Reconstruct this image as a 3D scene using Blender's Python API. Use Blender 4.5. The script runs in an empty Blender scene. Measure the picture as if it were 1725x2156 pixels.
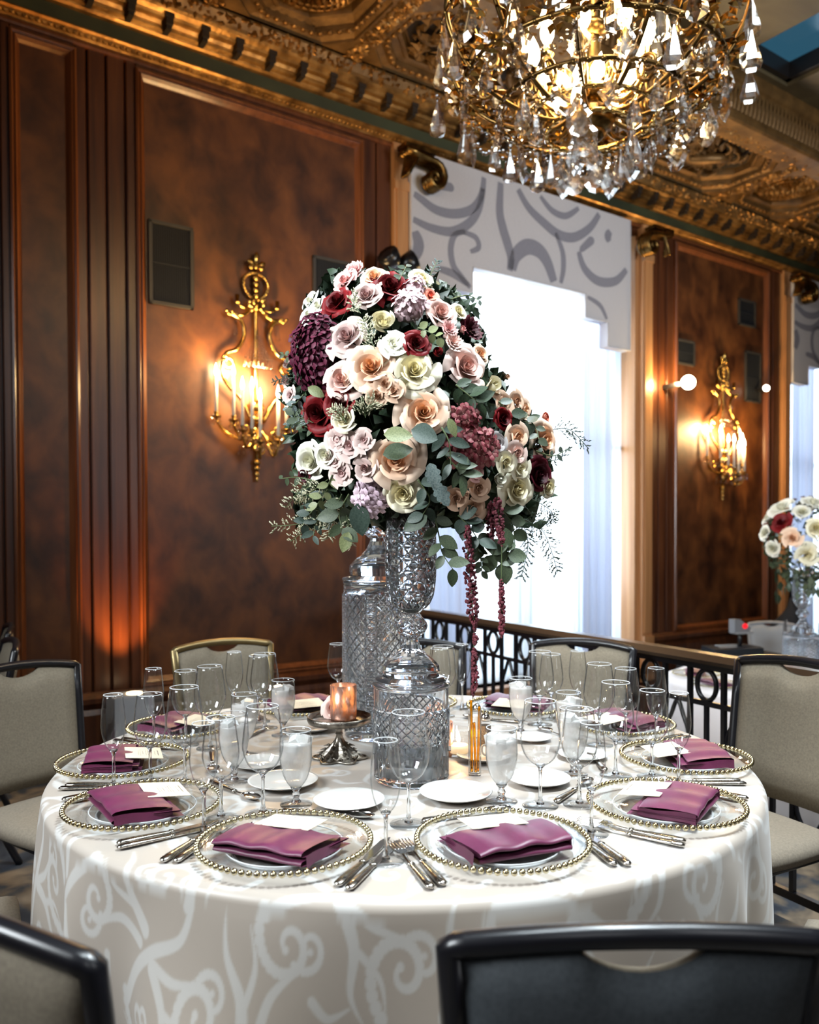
import bpy, math, random
import numpy as np
from mathutils import Vector, Matrix, Quaternion
C = bpy.context; D = bpy.data; SC = C.scene; COL = SC.collection
PI = math.pi
rnd = random.Random(7)

# ------------------------------------------------------------------ camera, exposure
H = 1.356; F = 1730.; PXC, PYC = 862.5, 1168.; PITCH = -.0192; ROLL = -.0031
ANG = math.radians(55.1)                     # heading of the long panelled wall
def _rot():
    R0 = np.array([[1,0,0],[0,0,-1],[0,1,0]], float)
    cp, sp, cr, sr = math.cos(PITCH), math.sin(PITCH), math.cos(ROLL), math.sin(ROLL)
    return np.array([[cr,-sr,0],[sr,cr,0],[0,0,1]]) @ np.array([[1,0,0],[0,cp,sp],[0,-sp,cp]]) @ R0
RM = _rot()
WV = np.array([math.sin(ANG), math.cos(ANG), 0]); NV = np.array([-math.cos(ANG), math.sin(ANG), 0])
RZ = PI/2 - ANG                              # rotation that turns local x along the wall, local y into it
def ray(x, y): return RM.T @ np.array([(x-PXC)/F, (y-PYC)/F, 1.])
def on_z(x, y, z):
    d = ray(x, y); return Vector(np.array([0,0,H]) + d*(z-H)/d[2])
def at_d(x, y, dd):
    d = ray(x, y); return Vector(np.array([0,0,H]) + d*dd/d[1])
def on_n(x, y, N):                           # (along wall, height) where the line of sight meets the plane at distance N
    d = ray(x, y); p = np.array([0,0,H]) + d*N/(d@NV); return float(p@WV), float(p[2])
def wp(s, n, z): return Vector(WV*s + NV*n + np.array([0,0,z]))

cam = D.cameras.new('camera'); co = D.objects.new('camera', cam); COL.objects.link(co); SC.camera = co
cam.sensor_fit = 'VERTICAL'; cam.sensor_height = 30.; cam.lens = F/2156*30.
cam.shift_y = (PYC-1078)/2156; cam.clip_start = .02
m = np.eye(4); m[:3,0] = RM[0]; m[:3,1] = -RM[1]; m[:3,2] = -RM[2]; m[2,3] = H
co.matrix_world = Matrix(m.tolist())
cam.dof.use_dof = True; cam.dof.focus_distance = 1.95; cam.dof.aperture_fstop = 2.8
vs = SC.view_settings
SC.display_settings.display_device = 'sRGB'
vs.view_transform = 'Standard'; vs.look = 'None'; vs.gamma = 1; vs.use_curve_mapping = False; vs.exposure = 0.18
SC.cycles.use_denoising = True
SC.cycles.max_bounces = 14; SC.cycles.transmission_bounces = 12; SC.cycles.transparent_max_bounces = 24
SC.cycles.diffuse_bounces = 3; SC.cycles.glossy_bounces = 5
SC.cycles.caustics_reflective = False; SC.cycles.caustics_refractive = True; SC.cycles.sample_clamp_indirect = 4.
SC.cycles.blur_glossy = .6

# ------------------------------------------------------------------ sky, daylight and added fill lights
W = D.worlds.new('sky'); SC.world = W; W.use_nodes = True
bg = W.node_tree.nodes['Background']; bg.inputs[0].default_value = (.62,.82,1.,1); bg.inputs[1].default_value = 1.6
def area(name, loc, target, sx, sy, power, color):
    l = D.lights.new(name, 'AREA'); l.shape = 'RECTANGLE'; l.size = sx; l.size_y = sy; l.energy = power; l.color = color
    o = D.objects.new(name, l); COL.objects.link(o); o.location = loc
    o.rotation_euler = (Vector(target)-Vector(loc)).to_track_quat('-Z','Y').to_euler(); return o
def point(name, loc, power, color, r=.05, parent=None):
    l = D.lights.new(name, 'POINT'); l.energy = power; l.color = color; l.shadow_soft_size = r
    o = D.objects.new(name, l); COL.objects.link(o); o.location = loc
    if parent: o.parent = parent
    return o
# daylight through the tall window; overhead light added under an unseen skylight row
SKY = [(-.4,.6),(1.3,2.0),(2.7,3.4),(4.2,4.9),(5.69,6.4),(7.2,7.9)]
for s_, pw in [(.1,24),(1.65,96),(3.05,44),(4.55,14),(6.05,14)]:
    area('skylight_fill', wp(s_,.62,5.02), wp(s_,.72,0), .65, .8, pw, (.84,.94,1.)).data.spread = 1.75
# fill lights added behind the camera to brighten the flowers from the front
for s_, pw in [(-1.2,3),(1.6,4.5)]:
    area('window_and_fill_light', wp(s_,-2.4,3.9), wp(1.25,1.8,1.75), 1.6, 1.4, pw, (.95,.97,1.)).data.spread = 1.2
# side light added at the windowless left wall to brighten the bouquet
area('window_and_fill_light', wp(-2.85,2.0,3.0), wp(1.3,1.9,1.6), 1.6, 2.4, 118, (.90,.96,1.)).data.spread = 1.45
# cool fill light added for the valance and far half of the panelled wall
area('window_and_fill_light', wp(5.4,-5.6,2.6), wp(5.4,5.1,3.5), 3., 2.4, 42, (.90,.95,1.)).data.spread = .75
for s_, pw in [(4.95,190),(10.2,160)]:
    area('window_and_fill_light', wp(s_,5.75,2.4), wp(s_-.4,2.,1.2), 2.2, 3.4, pw, (.86,.94,1.))

# ------------------------------------------------------------------ mesh helpers
class MB:
    def __init__(s): s.v = []; s.f = []; s.m = []; s.t = []; s.sm = []
    def add(s, V, Fc, mi=0, t=None, smooth=True):
        o = len(s.v); s.v.extend([tuple(p) for p in V]); s.f.extend([tuple(i+o for i in f) for f in Fc])
        s.m.extend([mi]*len(Fc)); s.sm.extend([smooth]*len(Fc)); s.t.extend(list(t) if t is not None else [0.]*len(V)); return s
    def merge(s, o, M=None, mi=None):
        V = [M @ Vector(p) for p in o.v] if M is not None else o.v
        k = len(s.v); s.v.extend([tuple(p) for p in V]); s.f.extend([tuple(i+k for i in f) for f in o.f])
        s.m.extend(o.m if mi is None else [mi]*len(o.f)); s.t.extend(o.t); s.sm.extend(o.sm); return s
    def box(s, x0, x1, y0, y1, z0, z1, mi=0):
        V = [(x,y,z) for z in (z0,z1) for y in (y0,y1) for x in (x0,x1)]
        return s.add(V, [(0,2,3,1),(4,5,7,6),(0,1,5,4),(2,6,7,3),(0,4,6,2),(1,3,7,5)], mi, smooth=False)
    def grid(s, nu, nv, fn, mi=0, tf=None, smooth=True, wrap=False):
        V = []; T = []
        for j in range(nv+1):
            for i in range(nu + (0 if wrap else 1)):
                u, v = i/nu, j/nv; V.append(fn(u,v)); T.append(tf(u,v) if tf else 0.)
        w = nu if wrap else nu+1
        Fc = [(j*w+i, j*w+(i+1)%w if wrap else j*w+i+1, (j+1)*w+((i+1)%w if wrap else i+1), (j+1)*w+i) for j in range(nv) for i in range(nu)]
        return s.add(V, Fc, mi, T, smooth)
    def lathe(s, prof, n=24, mi=0, c=(0,0,0), smooth=True, lobes=0, amp=0., ph=0., cap=False):
        V = []
        for r, z in prof:
            for i in range(n):
                a = 2*PI*i/n; rr = r*(1+amp*math.cos(lobes*a+ph)) if lobes else r
                V.append((c[0]+rr*math.cos(a), c[1]+rr*math.sin(a), c[2]+z))
        Fc = [(j*n+i, j*n+(i+1)%n, (j+1)*n+(i+1)%n, (j+1)*n+i) for j in range(len(prof)-1) for i in range(n)]
        if cap:
            Fc.append(tuple(range(n-1,-1,-1))); k = (len(prof)-1)*n; Fc.append(tuple(range(k,k+n)))
        return s.add(V, Fc, mi, smooth=smooth)
    def tube(s, P, R, n=6, mi=0, closed=False, smooth=True, flat=1.):
        P = [Vector(p) for p in P]; k = len(P)
        if not isinstance(R, (list,tuple)): R = [R]*k
        V = []; up = None
        for i in range(k):
            if closed: d = P[(i+1)%k]-P[i-1]
            else: d = P[min(i+1,k-1)]-P[max(i-1,0)]
            d = d.normalized() if d.length > 1e-9 else Vector((0,0,1))
            if up is None:
                up = d.orthogonal().normalized()
                if abs(d.z) < .9: up = (Vector((0,0,1))-d*d.z).normalized()
            up = (up-d*up.dot(d)); up = up.normalized() if up.length > 1e-6 else d.orthogonal().normalized()
            sd = d.cross(up)
            for j in range(n):
                a = 2*PI*j/n; V.append(P[i]+(up*math.cos(a)*flat+sd*math.sin(a))*R[i])
        q = k if closed else k-1
        Fc = [(i*n+j, i*n+(j+1)%n, ((i+1)%k)*n+(j+1)%n, ((i+1)%k)*n+j) for i in range(q) for j in range(n)]
        if not closed: Fc += [tuple(range(n-1,-1,-1)), tuple(range((k-1)*n,k*n))]
        return s.add(V, Fc, mi, smooth=smooth)
    def ell(s, c, r, nu=8, nv=6, mi=0, smooth=True):
        if not isinstance(r, (list,tuple)): r = (r,r,r)
        V = [(c[0],c[1],c[2]-r[2])]
        for j in range(1,nv):
            b = -PI/2+PI*j/nv
            V += [(c[0]+r[0]*math.cos(b)*math.cos(2*PI*i/nu), c[1]+r[1]*math.cos(b)*math.sin(2*PI*i/nu), c[2]+r[2]*math.sin(b)) for i in range(nu)]
        V.append((c[0],c[1],c[2]+r[2])); L = len(V)-1
        Fc = [(0, 1+(i+1)%nu, 1+i) for i in range(nu)]
        Fc += [(1+j*nu+i, 1+j*nu+(i+1)%nu, 1+(j+1)*nu+(i+1)%nu, 1+(j+1)*nu+i) for j in range(nv-2) for i in range(nu)]
        Fc += [(L, 1+(nv-2)*nu+i, 1+(nv-2)*nu+(i+1)%nu) for i in range(nu)]
        return s.add(V, Fc, mi, smooth=smooth)
    def prism(s, poly, fn, d0, d1, mi=0):
        """extrude a 2D outline; fn(x, y, depth) -> point"""
        k = len(poly); V = [fn(x,y,d0) for x,y in poly]+[fn(x,y,d1) for x,y in poly]
        Fc = [tuple(range(k-1,-1,-1)), tuple(range(k,2*k))]+[(i,(i+1)%k,k+(i+1)%k,k+i) for i in range(k)]
        return s.add(V, Fc, mi, smooth=False)
    def sweep(s, prof, a, b, fn, mi=0, smooth=False):
        """closed profile swept straight; fn(t, p, q)"""
        k = len(prof); V = [fn(a,p,q) for p,q in prof]+[fn(b,p,q) for p,q in prof]
        Fc = [(i,(i+1)%k,k+(i+1)%k,k+i) for i in range(k)]+[tuple(range(k-1,-1,-1)),tuple(range(k,2*k))]
        return s.add(V, Fc, mi, smooth=smooth)
    def mesh(s, name):
        me = D.meshes.new(name); me.from_pydata(s.v, [], s.f)
        me.polygons.foreach_set('material_index', s.m); me.polygons.foreach_set('use_smooth', s.sm)
        if any(s.t):
            at = me.attributes.new('t','FLOAT','POINT'); at.data.foreach_set('value', s.t)
        me.update(); return me
def obj(name, me, mats, parent=None, loc=None, rot=None, scale=None):
    if isinstance(me, MB): me = me.mesh(name)
    if mats is not None and len(me.materials) == 0:
        for mm in (mats if isinstance(mats,(list,tuple)) else [mats]): me.materials.append(mm)
    o = D.objects.new(name, me); COL.objects.link(o)
    if parent: o.parent = parent
    if loc is not None: o.location = loc
    if rot is not None:
        if isinstance(rot, Quaternion): o.rotation_mode = 'QUATERNION'; o.rotation_quaternion = rot
        elif isinstance(rot, (int,float)): o.rotation_euler = (0,0,rot)
        else: o.rotation_euler = rot
    if scale is not None: o.scale = (scale,)*3 if isinstance(scale,(int,float)) else scale
    return o
def tag(o, label=None, cat=None, group=None, kind=None):
    if label: o['label'] = label
    if cat: o['category'] = cat
    if group: o['group'] = group
    if kind: o['kind'] = kind
    return o
def thing(name, label, cat, loc=(0,0,0), rot=0, group=None):
    o = D.objects.new(name, None); COL.objects.link(o); o.empty_display_size = .05; o.location = loc
    o.rotation_euler = (0,0,rot) if isinstance(rot,(int,float)) else rot
    return tag(o, label, cat, group)
def dup(o, parent=None, **kw):
    c = o.copy(); COL.objects.link(c)
    if parent: c.parent = parent
    for ch in list(o.children): dup(ch, c)
    if 'loc' in kw: c.location = kw['loc']
    if 'rot' in kw: c.rotation_euler = (0,0,kw['rot'])
    if 'label' in kw: c['label'] = kw['label']
    return c
def bez(P, n=12):
    """smooth polyline through points (Catmull-Rom)"""
    P = [Vector(p) for p in P]; out = []
    for i in range(len(P)-1):
        p0, p1, p2, p3 = P[max(i-1,0)], P[i], P[i+1], P[min(i+2,len(P)-1)]
        for k in range(n):
            t = k/n; out.append(.5*((2*p1)+(p2-p0)*t+(2*p0-5*p1+4*p2-p3)*t*t+(3*p1-p0-3*p2+p3)*t**3))
    return out+[P[-1]]

# ------------------------------------------------------------------ materials
def mat(name, col=(.5,.5,.5), rough=.5, metal=0., **kw):
    M = D.materials.new(name); M.use_nodes = True; b = M.node_tree.nodes['Principled BSDF']
    b.inputs['Base Color'].default_value = (*col,1); b.inputs['Roughness'].default_value = rough; b.inputs['Metallic'].default_value = metal
    for k, v in kw.items():
        b.inputs[k.replace('_',' ')].default_value = v
    return M
class NT:
    def __init__(s, M): s.t = M.node_tree; s.b = s.t.nodes.get('Principled BSDF')
    def n(s, typ, **kw):
        nd = s.t.nodes.new(typ)
        for k, v in kw.items():
            if k in nd.inputs.keys(): nd.inputs[k].default_value = v
            elif k.startswith('i_'): nd.inputs[k[2:].replace('_',' ')].default_value = v
            else: setattr(nd, k, v)
        return nd
    def l(s, a, b): s.t.links.new(a, b)
def ramp(nt, src, stops):
    r = nt.n('ShaderNodeValToRGB'); e = r.color_ramp.elements
    while len(e) < len(stops): e.new(.5)
    for i, (p, c) in enumerate(stops): e[i].position = p; e[i].color = (*c,1) if len(c) == 3 else c
    nt.l(src, r.inputs[0]); return r
def noisy(name, stops, scale=5., stretch=(1,1,1), rough=.5, metal=0., detail=6., bump=0., bscale=None, dist=.0, coord='Object', **kw):
    M = mat(name, stops[0][1], rough, metal, **kw); nt = NT(M)
    tc = nt.n('ShaderNodeTexCoord'); mp = nt.n('ShaderNodeMapping'); mp.inputs['Scale'].default_value = stretch
    nt.l(tc.outputs[coord], mp.inputs[0])
    nz = nt.n('ShaderNodeTexNoise', i_Scale=scale, i_Detail=detail, i_Distortion=dist); nt.l(mp.outputs[0], nz.inputs['Vector'])
    r = ramp(nt, nz.outputs[0], stops); nt.l(r.outputs[0], nt.b.inputs['Base Color'])
    if bump:
        n2 = nt.n('ShaderNodeTexNoise', i_Scale=bscale or scale*6, i_Detail=4.); nt.l(mp.outputs[0], n2.inputs['Vector'])
        bp = nt.n('ShaderNodeBump', i_Strength=bump, i_Distance=.01); nt.l(n2.outputs[0], bp.inputs['Height']); nt.l(bp.outputs[0], nt.b.inputs['Normal'])
    return M
def emit(name, col, power):
    M = D.materials.new(name); M.use_nodes = True; nt = NT(M); nt.t.nodes.remove(nt.b)
    e = nt.n('ShaderNodeEmission'); e.inputs[0].default_value = (*col,1); e.inputs[1].default_value = power
    nt.l(e.outputs[0], nt.t.nodes['Material Output'].inputs[0]); return M
def thin_glass(name, tint=(.985,.988,.99), edge=(.34,.38,.41), gl=1.0, rough=.01, refl=(.022,.04,.85)):
    """thin-walled glass: straight transmission, darker and more mirror-like where the wall is seen edge-on"""
    M = D.materials.new(name); M.use_nodes = True; nt = NT(M); nt.t.nodes.remove(nt.b)
    lw = nt.n('ShaderNodeLayerWeight', i_Blend=.5); r = ramp(nt, lw.outputs['Facing'], [(0.,tint),(.58,tint),(.84,tuple((p+q)/2 for p,q in zip(tint,edge))),(1.,edge)])
    tr = nt.n('ShaderNodeBsdfTransparent'); nt.l(r.outputs[0], tr.inputs[0])
    g = nt.n('ShaderNodeBsdfGlossy', i_Roughness=rough); g.inputs[0].default_value = (gl,gl,gl,1)
    fr = ramp(nt, lw.outputs['Facing'], [(0.,(refl[0],)*3),(.55,(refl[1],)*3),(.82,(refl[2]*.32,)*3),(1.,(refl[2],)*3)]); mx = nt.n('ShaderNodeMixShader')
    nt.l(fr.outputs[0], mx.inputs[0]); nt.l(tr.outputs[0], mx.inputs[1]); nt.l(g.outputs[0], mx.inputs[2])
    nt.l(mx.outputs[0], nt.t.nodes['Material Output'].inputs[0]); return M
def glass(name, col=(1,1,1), ior=1.5, rough=0.):
    M = D.materials.new(name); M.use_nodes = True; nt = NT(M); nt.t.nodes.remove(nt.b)
    g = nt.n('ShaderNodeBsdfGlass', i_IOR=ior, i_Roughness=rough); g.inputs[0].default_value = (*col,1)
    nt.l(g.outputs[0], nt.t.nodes['Material Output'].inputs[0]); return M
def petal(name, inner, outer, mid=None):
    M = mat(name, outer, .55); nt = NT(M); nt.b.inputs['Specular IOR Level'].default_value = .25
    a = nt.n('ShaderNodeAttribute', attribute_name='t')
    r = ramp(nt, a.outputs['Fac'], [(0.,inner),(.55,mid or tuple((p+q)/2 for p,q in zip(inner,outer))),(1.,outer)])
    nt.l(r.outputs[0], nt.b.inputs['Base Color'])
    nt.b.inputs['Subsurface Weight'].default_value = 0.
    return M
M_ = {}
M_['burl'] = noisy('burl_wood', [(.28,(.026,.007,.002)),(.5,(.082,.026,.007)),(.74,(.165,.057,.014))], 5.5, (1,1,.75), .42, detail=12., dist=.35, bump=.05)
M_['wood'] = noisy('mahogany', [(.3,(.042,.012,.005)),(.55,(.085,.026,.009)),(.75,(.125,.041,.014))], 4., (6,6,.35), .34, detail=6., bump=.04)
M_['moldwood'] = noisy('mahogany_molding', [(.3,(.085,.026,.009)),(.7,(.19,.062,.021))], 4., (6,6,.35), .28)
M_['casing'] = noisy('golden_oak_casing', [(.3,(.34,.15,.055)),(.7,(.48,.24,.10))], 3., (8,8,.3), .34)
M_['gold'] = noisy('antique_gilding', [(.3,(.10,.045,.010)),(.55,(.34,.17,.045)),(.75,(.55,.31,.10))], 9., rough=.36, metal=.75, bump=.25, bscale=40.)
M_['golddark'] = noisy('dark_gilding', [(.3,(.10,.052,.016)),(.7,(.26,.14,.045))], 7., rough=.45, metal=.5, bump=.3, bscale=45.)  # darker, duller gilding of coffers and fascia
M_['green'] = noisy('green_frieze', [(.3,(.018,.024,.010)),(.7,(.050,.056,.022))], 3., rough=.5)
M_['dentil'] = mat('dark_bracket', (.018,.011,.006), .5)
M_['brass'] = noisy('gilt_brass', [(.3,(.30,.16,.035)),(.7,(.80,.52,.16))], 14., rough=.24, metal=1.)
M_['oldbrass'] = noisy('dark_brass', [(.3,(.05,.028,.010)),(.7,(.26,.15,.045))], 14., rough=.3, metal=1.)
M_['black'] = mat('black_enamel', (.006,.006,.008), .28)
M_['grille'] = mat('grille_black', (.008,.010,.014), .6)
M_['grillef'] = mat('grille_frame', (.035,.032,.028), .5)
M_['fabric'] = noisy('taupe_upholstery', [(.3,(.135,.112,.080)),(.7,(.185,.156,.112))], 160., rough=.85, bump=.15, bscale=500.)
M_['seat'] = noisy('seat_fabric', [(.3,(.155,.13,.098)),(.7,(.21,.175,.13))], 160., rough=.9, bump=.15, bscale=500.)
M_['bronze'] = mat('bronze_frame', (.20,.15,.07), .35, .8)
M_['carpet'] = noisy('figured_carpet', [(.36,(.012,.016,.026)),(.46,(.030,.036,.046)),(.54,(.11,.085,.06)),(.66,(.20,.15,.10))], 2.6, (1,1,1), .95, detail=3., dist=1.6, bump=.3, bscale=300.)
M_['silver'] = mat('silver_plate', (.62,.60,.57), .16, 1.)
M_['silverd'] = noisy('chased_silver', [(.35,(.30,.27,.23)),(.65,(.70,.67,.62))], 260., rough=.2, metal=1.)
M_['bead'] = noisy('gilt_beads', [(.35,(.42,.32,.12)),(.65,(.78,.72,.52))], 90., rough=.16, metal=1.)
M_['glass'] = thin_glass('thin_clear_glass')
M_['chargerglass'] = thin_glass('charger_glass', (.975,.98,.975), (.86,.88,.88), refl=(.04,.10,.45))
M_['solid'] = glass('clear_crystal', (.98,.99,1.), 1.5)
M_['crystal'] = glass('cut_crystal', (.97,.985,1.), 1.52)
nt = NT(M_['crystal']); g_ = nt.t.nodes['Glass BSDF']; d_ = nt.n('ShaderNodeBsdfDiffuse'); d_.inputs[0].default_value = (.92,.95,1,1); m1_ = nt.n('ShaderNodeMixShader'); m1_.inputs[0].default_value = .025
nt.l(g_.outputs[0],m1_.inputs[1]); nt.l(d_.outputs[0],m1_.inputs[2]); nt.l(m1_.outputs[0],nt.t.nodes['Material Output'].inputs[0])
M_['prism'] = glass('chandelier_crystal', (1.,.98,.95), 1.55)
nt = NT(M_['prism']); g_ = nt.t.nodes['Glass BSDF']; tr_ = nt.n('ShaderNodeBsdfTransparent'); gl_ = nt.n('ShaderNodeBsdfGlossy', i_Roughness=.06); m1_ = nt.n('ShaderNodeMixShader'); m1_.inputs[0].default_value = .16
m2_ = nt.n('ShaderNodeMixShader'); m2_.inputs[0].default_value = .5; nt.l(tr_.outputs[0],m1_.inputs[1]); nt.l(gl_.outputs[0],m1_.inputs[2]); nt.l(g_.outputs[0],m2_.inputs[1]); nt.l(m1_.outputs[0],m2_.inputs[2]); nt.l(m2_.outputs[0],nt.t.nodes['Material Output'].inputs[0])
M_['back_shade'] = noisy('shaded_back_fabric', [(.3,(.030,.037,.043)),(.7,(.048,.056,.063))], 160., rough=.8, bump=.15, bscale=500.)  # backrest fabric with the shade of the rear side put into its colour
M_['water'] = noisy('iced_water', [(.3,(.74,.70,.65)),(.7,(.86,.84,.81))], 24., rough=.12, Alpha=.46)
M_['ice'] = mat('ice', (.80,.80,.78), .15, Alpha=.55)
M_['china'] = mat('white_china', (.62,.60,.56), .10)
M_['napkin'] = noisy('plum_satin', [(.3,(.082,.008,.038)),(.7,(.125,.014,.056))], 30., rough=.42, bump=.08, bscale=600.)
M_['napkin'].node_tree.nodes['Principled BSDF'].inputs['Sheen Weight'].default_value = .08
M_['card'] = mat('cream_card', (.70,.60,.45), .7)
M_['ink'] = mat('grey_ink', (.16,.13,.12), .7)
M_['pewter'] = noisy('pewter', [(.3,(.14,.12,.10)),(.7,(.44,.40,.34))], 40., rough=.32, metal=1., bump=.2, bscale=120.)
M_['valance'] = noisy('grey_linen', [(.3,(.42,.405,.42)),(.7,(.53,.515,.53))], 60., (1,1,6), .85, bump=.1, bscale=300.)
M_['swirl'] = noisy('scroll_shadow_tone', [(.3,(.17,.17,.205)),(.7,(.25,.245,.28))], 60., (1,1,6), .85)  # tone of the scroll shadows that fall on the valance
M_['leafdark'] = noisy('dark_leaf', [(.3,(.010,.022,.010)),(.7,(.035,.065,.028))], 12., rough=.5)
M_['euc'] = noisy('eucalyptus_leaf', [(.3,(.026,.044,.020)),(.7,(.068,.094,.045))], 18., rough=.5)
M_['euclight'] = noisy('pale_eucalyptus_leaf', [(.3,(.11,.14,.05)),(.7,(.22,.24,.11))], 18., rough=.5)
M_['eucblue'] = noisy('blue_eucalyptus_leaf', [(.3,(.018,.038,.028)),(.7,(.052,.080,.060))], 18., rough=.5)
M_['dusty'] = noisy('silver_leaf', [(.3,(.07,.11,.11)),(.7,(.20,.25,.23))], 18., rough=.8)
M_['stem'] = mat('green_stem', (.07,.10,.035), .6)
M_['bud'] = mat('pale_buds', (.50,.48,.33), .7)
M_['fern'] = mat('dark_sprig', (.035,.055,.035), .7)
M_['wax'] = mat('candle_wax', (.85,.74,.60), .5, Emission_Strength=.5)
M_['wax'].node_tree.nodes['Principled BSDF'].inputs['Emission Color'].default_value = (1.,.62,.25,1)
M_['stick'] = mat('white_candle_sleeve', (.80,.72,.60), .4)
M_['bulb'] = emit('lit_bulb', (1.,.80,.48), 34.)
M_['flame'] = emit('flame', (1.,.72,.35), 22.)
M_['amber'] = glass('amber_glass', (1.,.62,.10), 1.45)
M_['pepper'] = noisy('ground_pepper', [(.35,(.03,.02,.012)),(.65,(.16,.12,.08))], 400., rough=.8)
M_['white'] = mat('white_paint', (.38,.39,.41), .5)

# ------------------------------------------------------------------ room shell (built in wall axes: x along, y into the wall)
def wobj(name, mb, ms, parent=None, **kw):
    o = obj(name, mb, ms, parent, rot=None if parent else RZ, **kw)
    if not parent: o['kind'] = 'structure'
    return o
PLW = [(3.62,6.31),(8.82,11.55)]               # window openings along the wall
wall = MB()
for a, b in [(-3.2,3.62),(6.31,8.82),(11.55,16.)]: wall.box(a,b,5.22,5.5,-.45,4.7)
for a, b in PLW: wall.box(a,b,5.22,5.5,4.22,4.7); wall.box(a,b,5.22,5.5,-.45,.12)
wall_back = wobj('wall_back', wall, M_['wood'])
def frame(mb, s0, s1, z0, z1, prof, mi=0):
    L = [[(s0+d,n,z0+d),(s1-d,n,z0+d),(s1-d,n,z1-d),(s0+d,n,z1-d)] for d, n in prof]
    for i in range(len(L)-1): mb.add(L[i]+L[i+1], [(j,(j+1)%4,4+(j+1)%4,4+j) for j in range(4)], mi, smooth=False)
    return mb
MP = [(-.012,5.19),(-.012,5.165),(.0,5.158),(.012,5.168),(.020,5.160),(.034,5.178),(.046,5.196),(.052,5.203)]
def panel(s0, s1, z0=.44, z1=4.262):
    wobj('burl_panel', MB().box(s0+.03,s1-.03,5.2,5.23,z0+.03,z1-.03), M_['burl'], wall_back)
    wobj('panel_molding', frame(MB(), s0, s1, z0, z1, MP), M_['moldwood'], wall_back)
def board(s0, s1, n=5.188, z0=.42, z1=4.35, mt='wood'):
    g = .006
    mb = MB(); mb.add([(s0+g,5.222,z0),(s0+g,n+.006,z0),(s0+g+.006,n,z0),(s1-g-.006,n,z0),(s1-g,n+.006,z0),(s1-g,5.222,z0)]+
        [(s0+g,5.222,z1),(s0+g,n+.006,z1),(s0+g+.006,n,z1),(s1-g-.006,n,z1),(s1-g,n+.006,z1),(s1-g,5.222,z1)],
        [(i,i+1,i+7,i+6) for i in range(5)], smooth=False)
    wobj('stile_board', mb, M_[mt], wall_back)
def rail(s0, s1, z0, z1, n=5.190): wobj('rail_board', MB().box(s0,s1,n,5.222,z0,z1), M_['wood'], wall_back)
panel(.852,1.195); panel(1.565,3.196); panel(6.815,8.415)
for a, b in [(-.2,.25),(.25,.60),(.60,.79),(.79,.852),(1.195,1.269),(1.269,1.38),(1.38,1.495),(1.495,1.565),(3.196,3.33),(3.33,3.461),
             (6.443,6.575),(6.575,6.70),(6.70,6.815),(8.415,8.53),(8.53,8.66)]: board(a,b)
for a, b in [(.852,1.195),(1.565,3.196),(6.815,8.415)]: rail(a,b,4.262,4.36)
# wainscot ledge and baseboard
for i, (a, b) in enumerate([(-3.,3.46),(6.443,8.66)]):
    bp = [(5.23,-.44 if i else -.0),(5.13,-.44 if i else -.0),(5.13,.30),(5.15,.33),(5.12,.37),(5.12,.40),(5.17,.43),(5.23,.43)]
    wobj('baseboard_%d' % (i+1), MB().sweep(bp,a,b,lambda t,p,q:(t,p,q)), M_['wood'])
# cornice: gilt leaf band, green frieze, bracketed mould, floral band
S0, S1 = -3., 16.
def corn(name, prof, mt): return wobj(name, MB().sweep(prof,S0,S1,lambda t,p,q:(t,p,q)), M_[mt])
t1 = corn('trim_1', [(5.23,4.335),(5.166,4.330),(5.158,4.337),(5.114,4.353),(5.10,4.361),(5.10,4.368),(5.23,4.368)], 'gold')
t2 = corn('trim_2', [(5.23,4.36),(5.108,4.36),(5.108,4.462),(5.23,4.462)], 'green')
t3 = corn('trim_3', [(5.23,4.452),(5.075,4.452),(5.06,4.462),(5.055,4.47),(5.03,4.478),(5.02,4.49),(5.01,4.49),(5.0,4.51),(4.965,4.516),(4.955,4.53),(4.93,4.545),(4.92,4.56),(5.23,4.56)], 'gold')
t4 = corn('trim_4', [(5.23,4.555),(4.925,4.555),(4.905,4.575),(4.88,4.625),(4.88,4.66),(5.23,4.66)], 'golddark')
t5 = corn('trim_5', [(5.23,4.300),(5.175,4.300),(5.168,4.310),(5.172,4.332),(5.23,4.332)], 'moldwood')
bk = None
for k in range(-7, 40):
    s = 1.697+.227*k
    if bk is None:
        b_ = MB().box(-.022,.022,4.945,5.03,4.475,4.535); b_.box(-.028,.028,4.938,4.95,4.515,4.548)
        b_.box(-.016,.016,4.96,5.04,4.452,4.478)
        bk = b_.mesh('bracket')
    wobj('bracket', bk, M_['dentil'], t3, loc=(s,0,0))
# small carved leaves along the gilt band and the floral band
def leaf_lump(mb, c, l, w, h, ang, fn=None):
    ca, sa = math.cos(ang), math.sin(ang); V = []
    for (x,y,z) in [(-1,0,0),(-.2,-.9,.2),(-.1,0,1),(-.2,.9,.2),(1,0,.1)]:
        X, Y, Z = x*l, y*w, z*h; V.append((c[0]+X*ca-Y*sa, c[1]+X*sa+Y*ca, c[2]+Z) if fn is None else fn(X*ca-Y*sa, X*sa+Y*ca, Z))
    mb.add(V, [(0,1,2),(0,2,3),(1,4,2),(2,4,3)], smooth=False)
cl = MB()
for k in range(330):
    s = -.2+k*.034
    fn = lambda x, y, z, s=s: (s+x, 5.136+y*.9-z*.32, 4.343-y*.32-z*.9)
    leaf_lump(cl, None, .020, .020, .008, (k%2)*1.2-.6, fn)
tag(wobj('carved_leaves', cl, M_['gold'], t1), kind='stuff')
cl = MB(); R_ = random.Random(3)
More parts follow.
